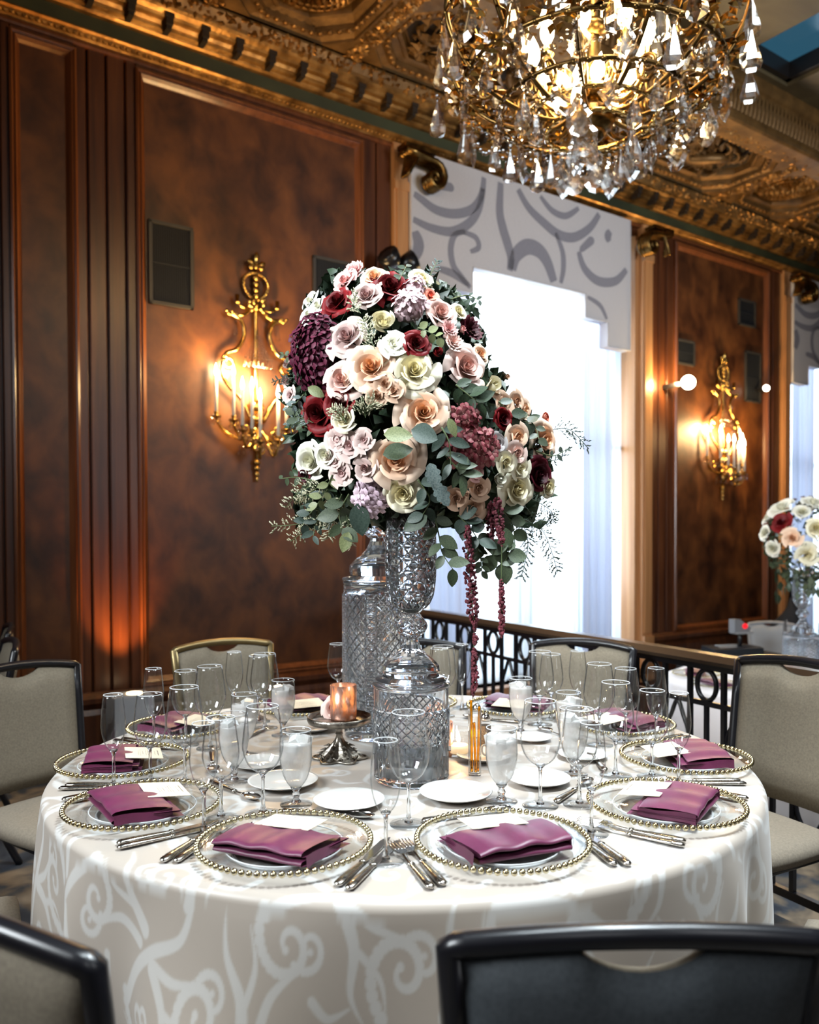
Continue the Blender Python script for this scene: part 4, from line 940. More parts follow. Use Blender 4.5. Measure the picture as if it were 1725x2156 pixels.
def cut(kind):
    """flatware lying along y, handle toward -y"""
    hd = MB(); L = .235
    hd.tube([(0,-.118,.005),(0,-.112,.006),(0,-.09,.006),(0,-.05,.0052),(0,-.015,.0045),(0,-.005,.0042)],[.004,.0092,.0098,.0082,.0062,.0052],8,flat=.5)
    hd.tube([(0,-.012,.0046),(0,-.004,.0046)],[.0075,.0065],8,flat=.6)
    if kind == 'knife':
        bl = MB(); o = [(-.004,-.005),(-.0085,.02),(-.0105,.06),(-.0105,.10),(-.006,.120),(.002,.124),(.006,.10),(.0072,.05),(.005,-.005)]
        bl.prism(o,lambda x,y,d:(x,y,d),.0030,.0046)
        return [('handle',hd,'silverd'),('blade',bl,'silver')]
    if kind == 'fork':
        t = MB(); t.tube(bez([(0,-.006,.0042),(0,.02,.0055),(0,.035,.008)],4),[.0045]*9,6,flat=.5)
        t.prism([(-.0105,.040),(-.0115,.056),(.0115,.056),(.0105,.040),(.004,.033),(-.004,.033)],lambda x,y,d:(x,y,d+.009-.012*max(0,(y-.033))),-.0012,.0008)
        for k in range(4):
            x = -.0096+.0064*k; t.tube(bez([(x,.055,.0085),(x,.075,.0062),(x,.095,.0058),(x,.106,.0075)],3),[.0019,.0019,.0018,.0018,.0017,.0016,.0015,.0013,.0012,.0008],5)
        return [('handle',hd,'silverd'),('tines',t,'silver')]
    s = MB(); s.tube(bez([(0,-.006,.0042),(0,.03,.0062)],4),[.004]*5,6,flat=.5)
    s.grid(12,5,lambda u,v:(.0175*math.sin(2*PI*u)*math.sin(PI/2*v), .062+.031*math.cos(2*PI*u)*math.sin(PI/2*v), .0035+.0065*v*v),wrap=True)
    return [('handle',hd,'silverd'),('spoon_bowl',s,'silver')]
CUT = {}
for k in ('knife','fork','spoon'):
    CUT[k] = [(n,b.mesh(n),M_[m]) for n,b,m in cut(k)]
    for n, me, m in CUT[k]: me.materials.append(m)
fc = {}
def cutlery(kind, p, ang, label, dz=0.):
    loc = (p.x,p.y,ZT+.0008+dz)
    if kind in fc: return dup(fc[kind], loc=loc, rot=ang, label=label)
    q = thing('table_'+kind, label, 'cutlery', loc, ang, {'knife':'silver knives','fork':'silver forks','spoon':'silver spoons'}[kind]); fc[kind] = q
    for n, me, m in CUT[kind]: obj(n, me, None, q)
    return q
SET = [(600,1779,'front left charger'),(1058,1775,'front right charger'),(1402,1697,'second charger on the right'),(1443,1598,'charger at the right edge'),(1305,1527,'far right charger by the taupe chair'),
       (1085,1490,'far charger behind the pepper shaker'),(862,1482,'charger hidden behind the crystal jar'),(640,1490,'far charger behind the cake stand'),(385,1532,'far left charger'),(260,1606,'charger at the left edge'),(302,1699,'second charger on the left')]
NR = [-.12,.10,.10,.10,.05,.1,0,0,.05,.1,-.08]; CHG = None
NPM = [napkin_mesh(i) for i in range(4)]
for me in NPM: me.materials.append(M_['napkin'])
for k, (x, y, lab) in enumerate(SET):
    p = on_z(x,y,ZT+.012); d = Vector((TC.x-p.x,TC.y-p.y,0)).normalized(); ang = math.atan2(d.y,d.x)-PI/2; sd = Vector((d.y,-d.x,0))
    if CHG is None:
        CHG = q = thing('charger_plate', 'clear glass charger with gold beaded rim, '+lab, 'plate', (p.x,p.y,ZT+.0004), ang, 'gold beaded glass chargers')
        obj('plate', cpl, None, q); obj('foot_ring', cfo, None, q); obj('well_rim', well, None, q)
        for i in range(72): a = 2*PI*i/72; obj('bead', bead_me, None, q, (CR*math.cos(a),CR*math.sin(a),.0215))
    else: q = dup(CHG, loc=(p.x,p.y,ZT+.0004), rot=ang, label='clear glass charger with gold beaded rim, '+lab)
    if k == 6: continue
    na = ang+NR[k]; off = p-d*.018
    o = tag(obj('napkin', NPM[k % 4], None, None, (off.x,off.y,ZT+.0155), na), 'folded plum napkin on the '+lab, 'napkin', 'plum napkins')
    cq = Vector((p.x,p.y,0))+d*.052+sd*(.006*((k*7)%5-2))
    o = thing('menu_card', 'cream printed card tucked in the napkin on the '+lab, 'card', (cq.x,cq.y,ZT+.0375), (math.radians(-6),0,na+(.12,-.1,.05)[k%3]), 'cream menu cards')
    obj('card', cardm, None, o); obj('printed_lines', ctext, None, o)
    fa = ang; p = Vector((TC.x,TC.y,0))-d*.70
    cutlery('fork', p-sd*.192-d*.032, fa+.05, 'outer fork left of the '+lab); cutlery('fork', p-sd*.168-d*.025, fa+.05, 'inner fork left of the '+lab, .020 if False else .0)
    cutlery('knife', p+sd*.190-d*.038, fa-.04, 'outer knife right of the '+lab); cutlery('knife', p+sd*.166-d*.030, fa-.04, 'inner knife right of the '+lab)
    cutlery('spoon', p+d*.185+sd*.01, ang-PI/2+.1, 'dessert spoon above the '+lab)

# bread plates, small white dishes
china = [MB().lathe([(.0005,.003),(.045,.003),(.052,.006),(.078,.0125),(.083,.0150),(.0845,.0165),(.0835,.0175),(.078,.0155),(.052,.0085),(.045,.0058),(.0005,.0056)],48).mesh('plate'), MB().lathe([(.040,.0),(.046,.0),(.046,.0035),(.040,.0035),(.040,0)],32).mesh('foot_ring')]
for me in china: me.materials.append(M_['china'])
BP = None
for x, y, s, lab in [(596,1648,1.,'left of the cake stand base'),(735,1688,.95,'in front of the cake stand'),(960,1672,1.,'right of the front flute, reflecting the window'),(1135,1642,.92,'right of the iced goblet near the sticks'),
                     (1228,1590,.8,'behind the right hand flute'),(545,1608,.86,'beneath the large glass at left'),(655,1532,.95,'behind the cake stand plate'),(1020,1592,.9,'beneath the pepper shaker'),(1120,1553,.7,'far right behind the large glass')]:
    p = on_z(x,y,ZT+.008); p.z = ZT+.0005
    if BP is None:
        BP = thing('bread_plate', 'white china bread plate '+lab, 'plate', p, 0, 'white bread plates')
        for me in china: obj(me.name, me, None, BP)
    else: b = dup(BP, loc=p, label='white china bread plate '+lab); b.scale = (s,)*3

# ------------------------------------------------------------------ cut crystal urns and jars
def diamonds(mb, rf, z0, z1, n, rows, dep, inset=.76):
    """lattice of bevelled diamonds wrapped round the profile rf(z)"""
    dz = (z1-z0)/rows; da = PI/n
    def P(a, z, d=0.): r = rf(min(max(z,z0),z1))+d; return (r*math.cos(a),r*math.sin(a),min(max(z,z0),z1))
    for j in range(rows+1):
        z = z0+j*dz
        for i in range(n):
            a = 2*PI*i/n+(da if j % 2 else 0)
            o = [P(a-da,z),P(a,z-dz),P(a+da,z),P(a,z+dz)]
            k = inset; q = [P(a-da*k,z,dep),P(a,z-dz*k,dep),P(a+da*k,z,dep),P(a,z+dz*k,dep)]
            mb.add(o+q,[(0,1,5,4),(1,2,6,5),(2,3,7,6),(3,0,4,7),(4,5,6,7)],smooth=False)
    return mb
def interp(T):
    zs = [z for z,_ in T]; rs = [r for _,r in T]
    return lambda z: float(np.interp(z,zs,rs))
def footed_urn(loc, S, label, rz=0.):
    q = thing('crystal_urn', label, 'vase', loc, rz, None)
    b = MB(); b.lathe([(.0005,.0),(.088*S,.0),(.088*S,.008*S),(.070*S,.013*S)],48); 
    pr = [(.066,.014),(.0695,.024),(.068,.038),(.056,.052),(.038,.066),(.025,.082),(.0185,.098),(.0175,.108)]
    b.lathe([(r*S,z*S) for r,z in pr],24,lobes=12,amp=.022,smooth=False); b.lathe([(.0175*S,.108*S),(.0005,.109*S)],24)
    obj('foot', b, M_['crystal'], q)
    kn = interp([(.106*S,.017*S),(.114*S,.026*S),(.124*S,.035*S),(.136*S,.0395*S),(.148*S,.035*S),(.158*S,.026*S),(.166*S,.019*S)])
    k_ = diamonds(MB(),kn,.106*S,.166*S,12,8,.0028*S); obj('knop', k_, M_['crystal'], q)
    uf = interp([(.166*S,.022*S),(.176*S,.031*S),(.190*S,.044*S),(.21*S,.0535*S),(.24*S,.0585*S),(.29*S,.0615*S),(.34*S,.0605*S),(.39*S,.0585*S),(.415*S,.0600*S)])
    u = diamonds(MB(),uf,.180*S,.395*S,15,14,.0032*S); u.lathe([(.0005,.1665*S),(.022*S,.1665*S),(.031*S,.176*S),(.0355*S,.182*S)],40)
    u.lathe([(uf(z)-.007*S if z < .43*S else .06*S,z) for z in [.20*S,.25*S,.3*S,.35*S,.395*S]]+[],36)
    obj('urn_bowl', u, M_['crystal'], q)
    rm = MB(); n = 18                                            # flared rim cut in pointed fans
    for i in range(n):
        a0, a1, am = 2*PI*i/n, 2*PI*(i+1)/n, 2*PI*(i+.5)/n
        V = [(.0585*S*math.cos(a0),.0585*S*math.sin(a0),.388*S),(.0585*S*math.cos(a1),.0585*S*math.sin(a1),.388*S),(.066*S*math.cos(a1),.066*S*math.sin(a1),.425*S),(.070*S*math.cos(am),.070*S*math.sin(am),.440*S),(.066*S*math.cos(a0),.066*S*math.sin(a0),.425*S),(.0645*S*math.cos(am),.0645*S*math.sin(am),.40*S)]
        rm.add(V,[(0,1,5),(1,2,5),(2,3,5),(3,4,5),(4,0,5)],smooth=False)
    obj('urn_rim', rm, M_['crystal'], q)
    return q
P1 = Vector((.003,2.03,ZT+.0005)); P2 = Vector((-.098,2.49,ZT+.0005))
def short_jar(loc, label, R=.093, Hh=.238):
    q = thing('crystal_jar', label, 'jar', loc, 0)
    b = MB(); b.lathe([(.0005,.0),(R*.96,.0),(R,.006),(R,.012)],48)
    n = 22
    for i in range(n):                                           # long flutes meeting in points below diamond gables
        a0, a1, am = 2*PI*i/n, 2*PI*(i+1)/n, 2*PI*(i+.5)/n; zt = .085 if i % 2 else .115
        def P(a, z, r): return (r*math.cos(a),r*math.sin(a),z)
        b.add([P(a0,.012,R),P(a1,.012,R),P(am,.012,R*.955),P(a0,zt,R),P(a1,zt,R),P(am,zt+.02,R*.985)],[(0,2,5,3),(2,1,4,5)],smooth=False)
    rf = lambda z: R*.985
    diamonds(b, rf, .10, Hh-.055, 26, 8, .0035); b.lathe([(R*.985,Hh-.060),(R,Hh-.05),(R,Hh-.012),(R*.99,Hh-.006)],44)
    for i in range(11):                                          # raised gable ribs
        a0, a1 = 2*PI*i/11, 2*PI*(i+1)/11; am = (a0+a1)/2
        for (aa,za,ab,zb) in ((a0,.07,am,Hh-.062),(a1,.07,am,Hh-.062)):
            b.tube([((R+.002)*math.cos(aa+(ab-aa)*t),(R+.002)*math.sin(aa+(ab-aa)*t),za+(zb-za)*t) for t in (0,.25,.5,.75,1)],.0045,4,smooth=False)
    b.lathe([(R-.007,Hh-.01),(R-.008,.02),(.0005,.016)],40); obj('jar', b, M_['crystal'], q)
    l = MB(); l.lathe([(.0005,Hh-.006),(R*1.02,Hh-.006),(R*1.03,Hh),(R*1.02,Hh+.004),(R*.8,Hh+.006),(.0005,Hh+.0062)],48); obj('jar_lid', l, M_['crystal'], q)
    return q
def tall_pillar(loc, label, R=.102, Hh=.462, rz=0.):
    q = thing('crystal_pillar', label, 'vase', loc, rz)
    b = MB(); b.lathe([(.0005,.0),(R*.97,.0),(R,.008),(R,.03)],48); diamonds(b, lambda z: R*.985, .03, Hh-.028, 22, 26, .0038); b.lathe([(R,Hh-.03),(R,Hh-.004),(.0005,Hh-.0035)],48); b.lathe([(R-.009,Hh-.03),(R-.009,.03),(.0005,.028)],40); obj('pillar', b, M_['crystal'], q)
    cp = MB(); cp.lathe([(.0005,Hh-.004),(R*1.01,Hh-.004),(R*1.02,Hh+.002),(R*1.01,Hh+.007),(.0005,Hh+.0075)],48); obj('cap_plate', cp, M_['crystal'], q)
    for k in range(6):
        a = k*PI/3; ld = MB(); ca, sa = math.cos(a), math.sin(a); up = lambda r,t,z: (ca*r-sa*t, sa*r+ca*t, z)
        for i in range(46):
            z = .035+i*.0085; r0, r1 = R+.001, R+.0065
            ld.add([up(r0,-.012,z),up(r0,.012,z),up(r0,.012,z+.0075),up(r0,-.012,z+.0075),up(r1,-.011,z+.0037),up(r1,.011,z+.0037)],[(0,1,5,4),(3,4,5,2),(0,4,3),(1,2,5)],smooth=False)
        for t in (-.016,.016): ld.tube([up(R+.002,t,.03),up(R+.002,t,Hh-.03)],.0032,5,smooth=False)
        obj('ladder_band', ld, M_['crystal'], q)
    return q
short_jar(P1,'short cut crystal jar carrying the front urn at the table centre')
footed_urn(P1+Vector((0,0,.2445)),1.,'front diamond cut crystal urn holding the bouquet')
tall_pillar(P2,'tall diamond cut crystal pillar behind the front urn',rz=-1.72)
footed_urn(P2+Vector((0,0,.470)),1.2,'rear crystal urn standing on the tall pillar')

# ------------------------------------------------------------------ pewter cake stand with votive, more candles and condiments
def votive(loc, r, h, label, gm, light, mercury=True):
    q = thing('votive_holder', label, 'candle', loc, 0)
    obj('cup', MB().lathe([(.0005,.0),(r*.94,.0),(r,.006),(r,h),(r-.002,h),(r-.003,.01),(.0005,.009)],32), gm, q)
    obj('candle', MB().lathe([(.0005,.011),(r*.72,.011),(r*.72,h*.42),(r*.5,h*.41),(.0005,h*.405)],20), M_['wax'], q)
    obj('flame', MB().lathe([(.0005,0),(.004,.005),(.0055,.012),(.003,.022),(.0005,.034)],8,c=(0,0,h*.42+.003)), M_['flame'], q)
    point('candle_glow', (0,0,h*.42+.03), light, (1.,.60,.26), .012, q); return q
merc = D.materials.new('rose_mercury_glass'); merc.use_nodes = True; nt = NT(merc); nt.b.inputs['Base Color'].default_value = (.85,.50,.40,1); nt.b.inputs['Metallic'].default_value = .8; nt.b.inputs['Roughness'].default_value = .22
tl_ = nt.n('ShaderNodeBsdfTranslucent'); tl_.inputs[0].default_value = (1.,.72,.55,1); nz = nt.n('ShaderNodeTexNoise', i_Scale=70., i_Detail=5.); rr = ramp(nt, nz.outputs[0], [(.45,(.10,)*3),(.66,(.85,)*3)])
tc = nt.n('ShaderNodeTexCoord'); mp = nt.n('ShaderNodeMapping'); mp.inputs['Scale'].default_value = (1,1,.35); nt.l(tc.outputs['Object'],mp.inputs[0]); nt.l(mp.outputs[0],nz.inputs['Vector'])
mx = nt.n('ShaderNodeMixShader'); nt.l(rr.outputs[0],mx.inputs[0]); nt.l(nt.b.outputs[0],mx.inputs[1]); nt.l(tl_.outputs[0],mx.inputs[2]); nt.l(mx.outputs[0],nt.t.nodes['Material Output'].inputs[0])
cs = on_z(715,1597,ZT); cs.z = ZT+.0005
q = thing('cake_stand', 'small ornate pewter cake stand left of the crystal jar', 'stand', cs)
ZP = .103
b = MB(); b.lathe([(.0005,ZP),(.080,ZP),(.083,ZP+.004),(.084,ZP+.014),(.0865,ZP+.014),(.0875,ZP+.004),(.084,ZP-.004),(.03,ZP-.005),(.0005,ZP-.005)],48); obj('plate', b, M_['pewter'], q)
b = MB(); b.lathe([(.0005,ZP-.004),(.019,ZP-.005),(.019,ZP-.009),(.013,ZP-.015),(.0085,ZP-.024),(.0085,ZP-.032),(.011,ZP-.035),(.0085,ZP-.038),(.012,ZP-.050),(.015,.046),(.0005,.046)],20); obj('stem', b, M_['pewter'], q)
b = MB()
def basef(u, v):
    a = 2*PI*u; r = .012+.052*v**1.5; lob = 1+.16*v*math.cos(6*a); fl = .010*math.sin(PI*v)*abs(math.cos(3*a)); z = .048*(1-v)**1.25+.006*(1-v)+.0015+fl*.6
    return (r*lob*math.cos(a),r*lob*math.sin(a),z)
b.grid(96,14,basef,wrap=True)
b.tube([(1.0*.0645*(1+.16*math.cos(6*a))*math.cos(a),.0645*(1+.16*math.cos(6*a))*math.sin(a),.0035) for a in [2*PI*i/72 for i in range(72)]],.0034,6,closed=True)
for k in range(6):
    a = k*PI/3
    for t in (.25,.5,.75): leaf_lump(b,((.02+.04*t)*math.cos(a),(.02+.04*t)*math.sin(a),.040*(1-t)**1.2+.006),.014,.008,.007,a)
    for i in range(9): aa = a+PI/6*1.0+(i-4)*.05; b.ell((.052*math.cos(aa),.052*math.sin(aa),.010+.002*math.cos(i)),.0035,5,4)
obj('base', b, M_['pewter'], q)
votive(cs+Vector((.010,.018,ZP+.0006)),.0365,.094,'lit rose gold mercury glass votive on the cake stand',merc,.9)
v2 = on_z(905,1602,ZT); v2.z = ZT+.0006
votive(v2+Vector((.03,.06,0)),.036,.092,'lit rose gold votive glowing behind the crystal jar',merc,.9)
v3 = on_z(966,1592,ZT); v3.z = ZT+.0006; clr = thin_glass('votive_glass',(.98,.97,.95),(.80,.82,.82))
votive(v3,.036,.075,'lit clear glass votive left of the amber glass sticks',clr,.9)
# amber sticks in a slim clear tube
ap = on_z(1000,1632,ZT); ap.z = ZT+.0006
q = thing('stick_tube', 'slim clear glass tube left of the near iced goblet', 'vase', ap)
obj('tube', MB().lathe([(.0005,0),(.016,0),(.0165,.004),(.0165,.165),(.0155,.165),(.0155,.006),(.0005,.005)],24), M_['glass'], q)
for k, (dx, dy, h, tx) in enumerate([(-.0075,0,.180,-.001),(.008,.002,.165,.003),(.002,-.004,.125,-.003)]):
    o = tag(obj('glass_stick', MB().tube(bez([(0,0,0),(tx*.5,0,h*.4),(tx,0,h*.8),(tx*1.3,.001,h)],4),[.0034]*13,8), M_['amber'], None, ap+Vector((dx,dy,.0085))), ('tall straight amber glass stick left in the tube','amber glass stick at the right of the tube','shorter amber glass stick low in the tube')[k], 'stick', 'amber glass sticks')
pp = on_z(1022,1578,ZT); pp.z = ZT+.0006
def shaker(loc, label, fillm, hh=.085):
    q = thing('shaker', label, 'shaker', loc, .3)
    b = MB(); o = [(.016*math.cos(a),.016*math.sin(a)) for a in [PI/8+k*PI/4 for k in range(8)]]
    b.prism(o,lambda x,y,d:(x,y,d),.003,hh-.016); obj('contents', b, fillm, q)
    g = MB().lathe([(.0185,0),(.0185,hh-.01),(.014,hh-.004),(.0005,hh-.004)],8,smooth=False); obj('glass_body', g, M_['glass'], q)
    obj('cap', MB().lathe([(.0005,hh-.004),(.0135,hh-.004),(.0135,hh+.004),(.011,hh+.013),(.005,hh+.019),(.0005,hh+.020)],16), M_['silver'], q)
shaker(pp,'pepper shaker full of dark pepper right of the amber sticks',M_['pepper'])
sp2 = on_z(1004,1552,ZT); sp2.z = ZT+.0006
shaker(sp2,'salt shaker with chrome cap just behind the pepper shaker',M_['china'],.082)
cp = on_z(1046,1610,ZT); cp.z = ZT+.0006
q = thing('creamer', 'small white creamer cup left of the near iced goblet', 'cup', cp+Vector((0,.03,0)))
obj('cup', MB().lathe(wall_prof([(.0005,.0),(.014,.0),(.018,.01),(.021,.03),(.0205,.048),(.023,.054)],.0025),24), M_['china'], q)
obj('handle', MB().tube(bez([(-.020,0,.045),(-.034,0,.042),(-.034,0,.022),(-.018,0,.014)],5),.0028,6), M_['china'], q)

# ------------------------------------------------------------------ lower terrace beyond the balustrade
FT = Vector((2.75,5.75,-.41)); ZL = .35
c = MB(); c.lathe([(.0005,ZL),(.90,ZL),(.915,ZL-.02),(.94,ZL-.35),(.96,-.405)],72,lobes=14,amp=.012); tag(obj('tablecloth', c, mat('white_cloth',(.72,.70,.72),.7), None, (FT.x,FT.y,0)), 'white cloth on the far round table beyond the balustrade', 'tablecloth')
def far_chair(dx, dy, lab, m='white'):
    q = make_chair('white', lab, (FT.x+dx,FT.y+dy,-.41), math.atan2(-dy,-dx)-PI/2); q['group'] = 'chairs on the lower terrace'; return q
M_['greyfab'] = mat('pale_grey_upholstery', (.36,.40,.45), .8)
for dx, dy, lab in [(.80,2.25,'pale grey chair back beside the far crystal pillar'),(-1.34,.1,'pale chair on the near left of the far table'),(-.64,-1.18,'pale chair seen through the balustrade bars')]:
    q = far_chair(dx,dy,lab)
    for ch_ in q.children:
        if ch_.name.startswith(('backrest','seat')): ch_.data = ch_.data.copy(); ch_.data.materials.clear(); ch_.data.materials.append(M_['greyfab'])
fb = MB()
for i in range(72): fb.ell((CR*math.cos(2*PI*i/72),CR*math.sin(2*PI*i/72),.0215),.0062,5,4)
fb = fb.mesh('beads'); fb.materials.append(M_['bead'])
for k in range(7):
    a = 2.2+k*.62; p = FT+Vector((.70*math.cos(a),.70*math.sin(a),0)); lab = ('far table place %s' % ('nearest the wall','at its left rear','at its left','at its front left','at its front','at its front right','at its right')[k])
    q = thing('charger_plate','beaded charger on the '+lab,'plate',(p.x,p.y,ZL+.0006),a+PI/2,'chargers on the far table'); obj('plate',cpl,None,q); tag(obj('beads',fb,None,q),kind='stuff')
    o = tag(obj('napkin', NPM[k % 4], None, None, (p.x,p.y,ZL+.0165), a+PI/2), 'plum napkin on the '+lab, 'napkin', 'napkins on the far table')
tall_pillar(Vector((FT.x-.02,FT.y-.05,ZL+.0005)),'far crystal pillar on the table beyond the balustrade',.125,.33)
footed_urn(Vector((FT.x-.02,FT.y-.05,ZL+.3385)),1.05,'far crystal urn on the table beyond the balustrade')
# dark gear on a stand, phone-like device, navy coat
g1 = at_d(1540,1352,7.5); g1 = Vector((g1.x,g1.y,-.41))
gz = at_d(1540,1374,7.5).z
q = thing('equipment_case', 'dark grey equipment case with silver ring marks by the handrail', 'equipment', (g1.x,g1.y,gz), .25)
obj('case', MB().prism([(-.36,-.2),(.30,-.2),(.36,-.05),(.34,.22),(-.26,.22)],lambda x,y,d:(x,y,d),0,.07), mat('case_plastic',(.020,.024,.030),.4), q)
lg = MB()
for k in range(5): lg.tube([(-.16+.05*k+.019*math.cos(t*PI/8),-.03+.019*math.sin(t*PI/8),.071) for t in range(16)],.003,4,closed=True)
obj('ring_marks', lg, mat('silver_print',(.5,.5,.5),.4), q); obj('display', MB().box(-.12,.16,.08,.15,.07,.078), mat('pale_display',(.45,.50,.55),.2), q)
tb = thing('equipment_table', 'dark draped table under the equipment case', 'table', (g1.x,g1.y,-.41), .25)
obj('drape', MB().box(-.40,.40,-.26,.26,0,gz+.409), mat('black_drape',(.010,.010,.012),.8), tb)
q.scale = (.76,.76,.76)
o = thing('desk_device', 'small grey device with red light above the equipment case', 'device', (g1.x+.10,g1.y+.05,gz+.054), .3); o.scale = (1.0,1.0,1.25)
obj('pole', MB().tube([(0,0,0),(0,0,.10)],[.02,.02],8), M_['black'], o); obj('body', MB().prism([(-.09,0),(.06,0),(.09,.03),(-.03,.10),(-.09,.10)],lambda x,z,d:(x,d,.10+z),-.04,.04), mat('grey_plastic',(.25,.26,.28),.3), o)
obj('light', MB().ell((.02,-.045,.15),(.03,.01,.02)), emit('red_light',(1.,.02,.03),1.2), o); obj('tray', MB().box(-.07,.11,-.05,.05,.092,.106), M_['white'], o)
nv = at_d(1662,1318,8.5)
q = thing('coat', 'dark navy coat heaped over a chair behind the far table', 'coat', (nv.x,nv.y,-.41), .2)
def coatf(u, v):
    a = 2*PI*u; z = 1.13*v+.02; r = (.20+.05*math.sin(3*a)+.03*math.sin(5*a+3*v))*(1-v**4*.92)*(1+.35*math.exp(-((v-.62)/.2)**2)*max(0,-math.cos(a)))
    return (r*math.cos(a)*1.25,r*math.sin(a)*.8,z+.04*math.sin(2*a)*v+.12*v*v*math.cos(a))
obj('cloth', MB().grid(30,22,coatf,wrap=True), mat('navy_wool',(.006,.010,.020),.85), q)

# ------------------------------------------------------------------ flowers
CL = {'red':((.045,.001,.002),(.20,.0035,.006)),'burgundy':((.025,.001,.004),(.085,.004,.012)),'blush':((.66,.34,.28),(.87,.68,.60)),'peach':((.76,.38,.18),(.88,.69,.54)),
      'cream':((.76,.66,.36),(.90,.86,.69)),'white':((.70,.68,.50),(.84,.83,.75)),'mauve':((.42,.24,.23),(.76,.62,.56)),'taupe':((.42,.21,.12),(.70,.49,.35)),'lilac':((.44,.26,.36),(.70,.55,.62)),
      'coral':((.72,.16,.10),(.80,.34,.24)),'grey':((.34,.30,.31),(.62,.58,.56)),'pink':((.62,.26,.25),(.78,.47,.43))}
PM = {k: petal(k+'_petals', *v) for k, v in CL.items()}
def petal_geo(mb, phi, half, r0, h, lean, curl, z0=0., pt=0., nu=6, nv=7, rb=.03, ruf=0., T=None, R_=None, squash=.24):
    p1 = R_.random()*6 if R_ else 0
    def fn(u, v):
        x = 2*u-1; hv = h*(1-squash*x*x)+pt*(1-abs(x))**2; wf = .42+.58*math.sin(PI*min(1,.12+.80*v)*.62)
        rad = rb+(r0-rb)*math.sin(min(1,v*1.25)*PI/2); out = lean*max(0,v-.25)**1.5*1.6+curl*.9*max(0,v-.62)
        z = z0+hv*v-curl*1.5*max(0,v-.62)**2*3
        e = ruf*math.sin(9*x+p1)*v*v
        rr = rad+out+r0*.13*x+e*.6; a = phi+x*half*wf
        return (rr*math.cos(a), rr*math.sin(a), z+e)
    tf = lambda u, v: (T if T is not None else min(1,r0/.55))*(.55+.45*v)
    return mb.grid(nu,nv,fn,0,tf)
GA = 2.39996
def rose_core(kind, seed):
    R_ = random.Random(seed); b = MB()
    if kind in ('rose','open'):
        n = 11
        for k in range(n): petal_geo(b, k*GA, 1.35-.045*k, .05+.030*k, .74-.010*k, .01+.008*k, .02+.012*k, rb=.02, R_=R_, T=.06+.045*k, nu=6, nv=6)
        m_ = 8 if kind == 'rose' else 7
        for k in range(m_): petal_geo(b, k*GA+1., .88, .38+.042*k, .72-.028*k, .05+.030*k, .12+.030*k, pt=.03, R_=R_, T=.52+.05*k)
    elif kind == 'ranun':
        for k in range(26): petal_geo(b, k*GA, 1.2-.022*k, .05+.022*k, .50-.004*k+.10*math.sin(k/26*PI), -.05+.004*k, .02, rb=.02, R_=R_, T=.15+.033*k, nu=6, nv=5, squash=.12)
    elif kind == 'liz':
        for k in range(5): petal_geo(b, k*GA, 1.0, .12+.02*k, .45, .12, .05, R_=R_, ruf=.03, T=.25)
        for k in range(8): petal_geo(b, k*GA+.6, .85, .30+.05*k, .52-.02*k, .25+.04*k, .16, R_=R_, ruf=.05, T=.55+.06*k)
        b.ell((0,0,.22),(.09,.09,.12),8,5)
    elif kind == 'carn':
        for k in range(22): petal_geo(b, k*GA, .62, .10+.026*k, .62-.012*k, .10+.012*k, .08, R_=R_, ruf=.085, T=.2+.04*k, nu=8, nv=5)
    elif kind == 'bud':
        for k in range(9): petal_geo(b, k*GA, 1.3-.05*k, .08+.045*k, .95-.02*k, -.12+.02*k, .02+.012*k, rb=.05, R_=R_, T=.3+.08*k)
    elif kind == 'spray':
        for k in range(7): petal_geo(b, k*GA, 1.25, .07+.05*k, .62, .02, .03, R_=R_, T=.15+.08*k, nu=5, nv=5)
        for k in range(7): petal_geo(b, k*GA+.7, .8, .46+.06*k, .60-.04*k, .18+.05*k, .16, pt=.05, R_=R_, T=.7+.05*k, nu=5, nv=6)
    b.lathe([(.02,-.16),(.10,-.12),(.16,.0),(.14,.08)],8)
    return b
CORE = {(k,s): rose_core(k,s*7+len(k)).mesh('bloom') for k in ('rose','open','ranun','liz','carn','bud','spray') for s in (0,1)}
def outer_petal(kind):
    b = MB(); R_ = random.Random(3)
    if kind == 'open': petal_geo(b, 0, .62, .66, .52, .24, .42, pt=.10, R_=R_, T=1., nu=8, nv=9, ruf=.012)
    else: petal_geo(b, 0, .68, .64, .58, .16, .28, pt=.07, R_=R_, T=1., nu=8, nv=9, ruf=.008)
    return b.mesh('petal')
OP = {k: outer_petal(k) for k in ('rose','open')}
CM = {}
def colored(me, col, key):
    if (key,col) not in CM: c = me.copy(); c.materials.clear(); c.materials.append(PM[col]); CM[(key,col)] = c
    return CM[(key,col)]
RIGHT, UP, TOW = Vector(RM[0]), Vector(-RM[1]), Vector(-RM[2])
BY = np.array([540,580,650,750,850,950,1050,1130]); BCX = np.array([805,805,822,822,845,885,890,885]); BHW = np.array([60,120,192,225,262,292,290,270])
def surf(x, y, lift=0.):
    cx, hw = np.interp(y,BY,BCX), np.interp(y,BY,BHW); q = max(-1.1,min(1.1,(x-cx)/hw)); v = max(-1.,min(1.,(y-850)/330))
    dep = 2.16-.29*math.sqrt(max(.02,1-min(.98,q*q)))*math.sqrt(max(.03,1-v*v*.95))-lift
    nrm = (RIGHT*q*.85+UP*(-v*.60+.10)+TOW*(math.sqrt(max(.05,1-q*q*.8))*.6+.50)).normalized()
    return at_d(x,y,dep), nrm, dep
def aim(n, spin): return Vector((0,0,1)).rotation_difference(n) @ Quaternion((0,0,1),spin)
NAMEF = {'rose':'rose','open':'rose','ranun':'ranunculus','liz':'lisianthus','carn':'carnation','bud':'rosebud','spray':'spray_rose'}
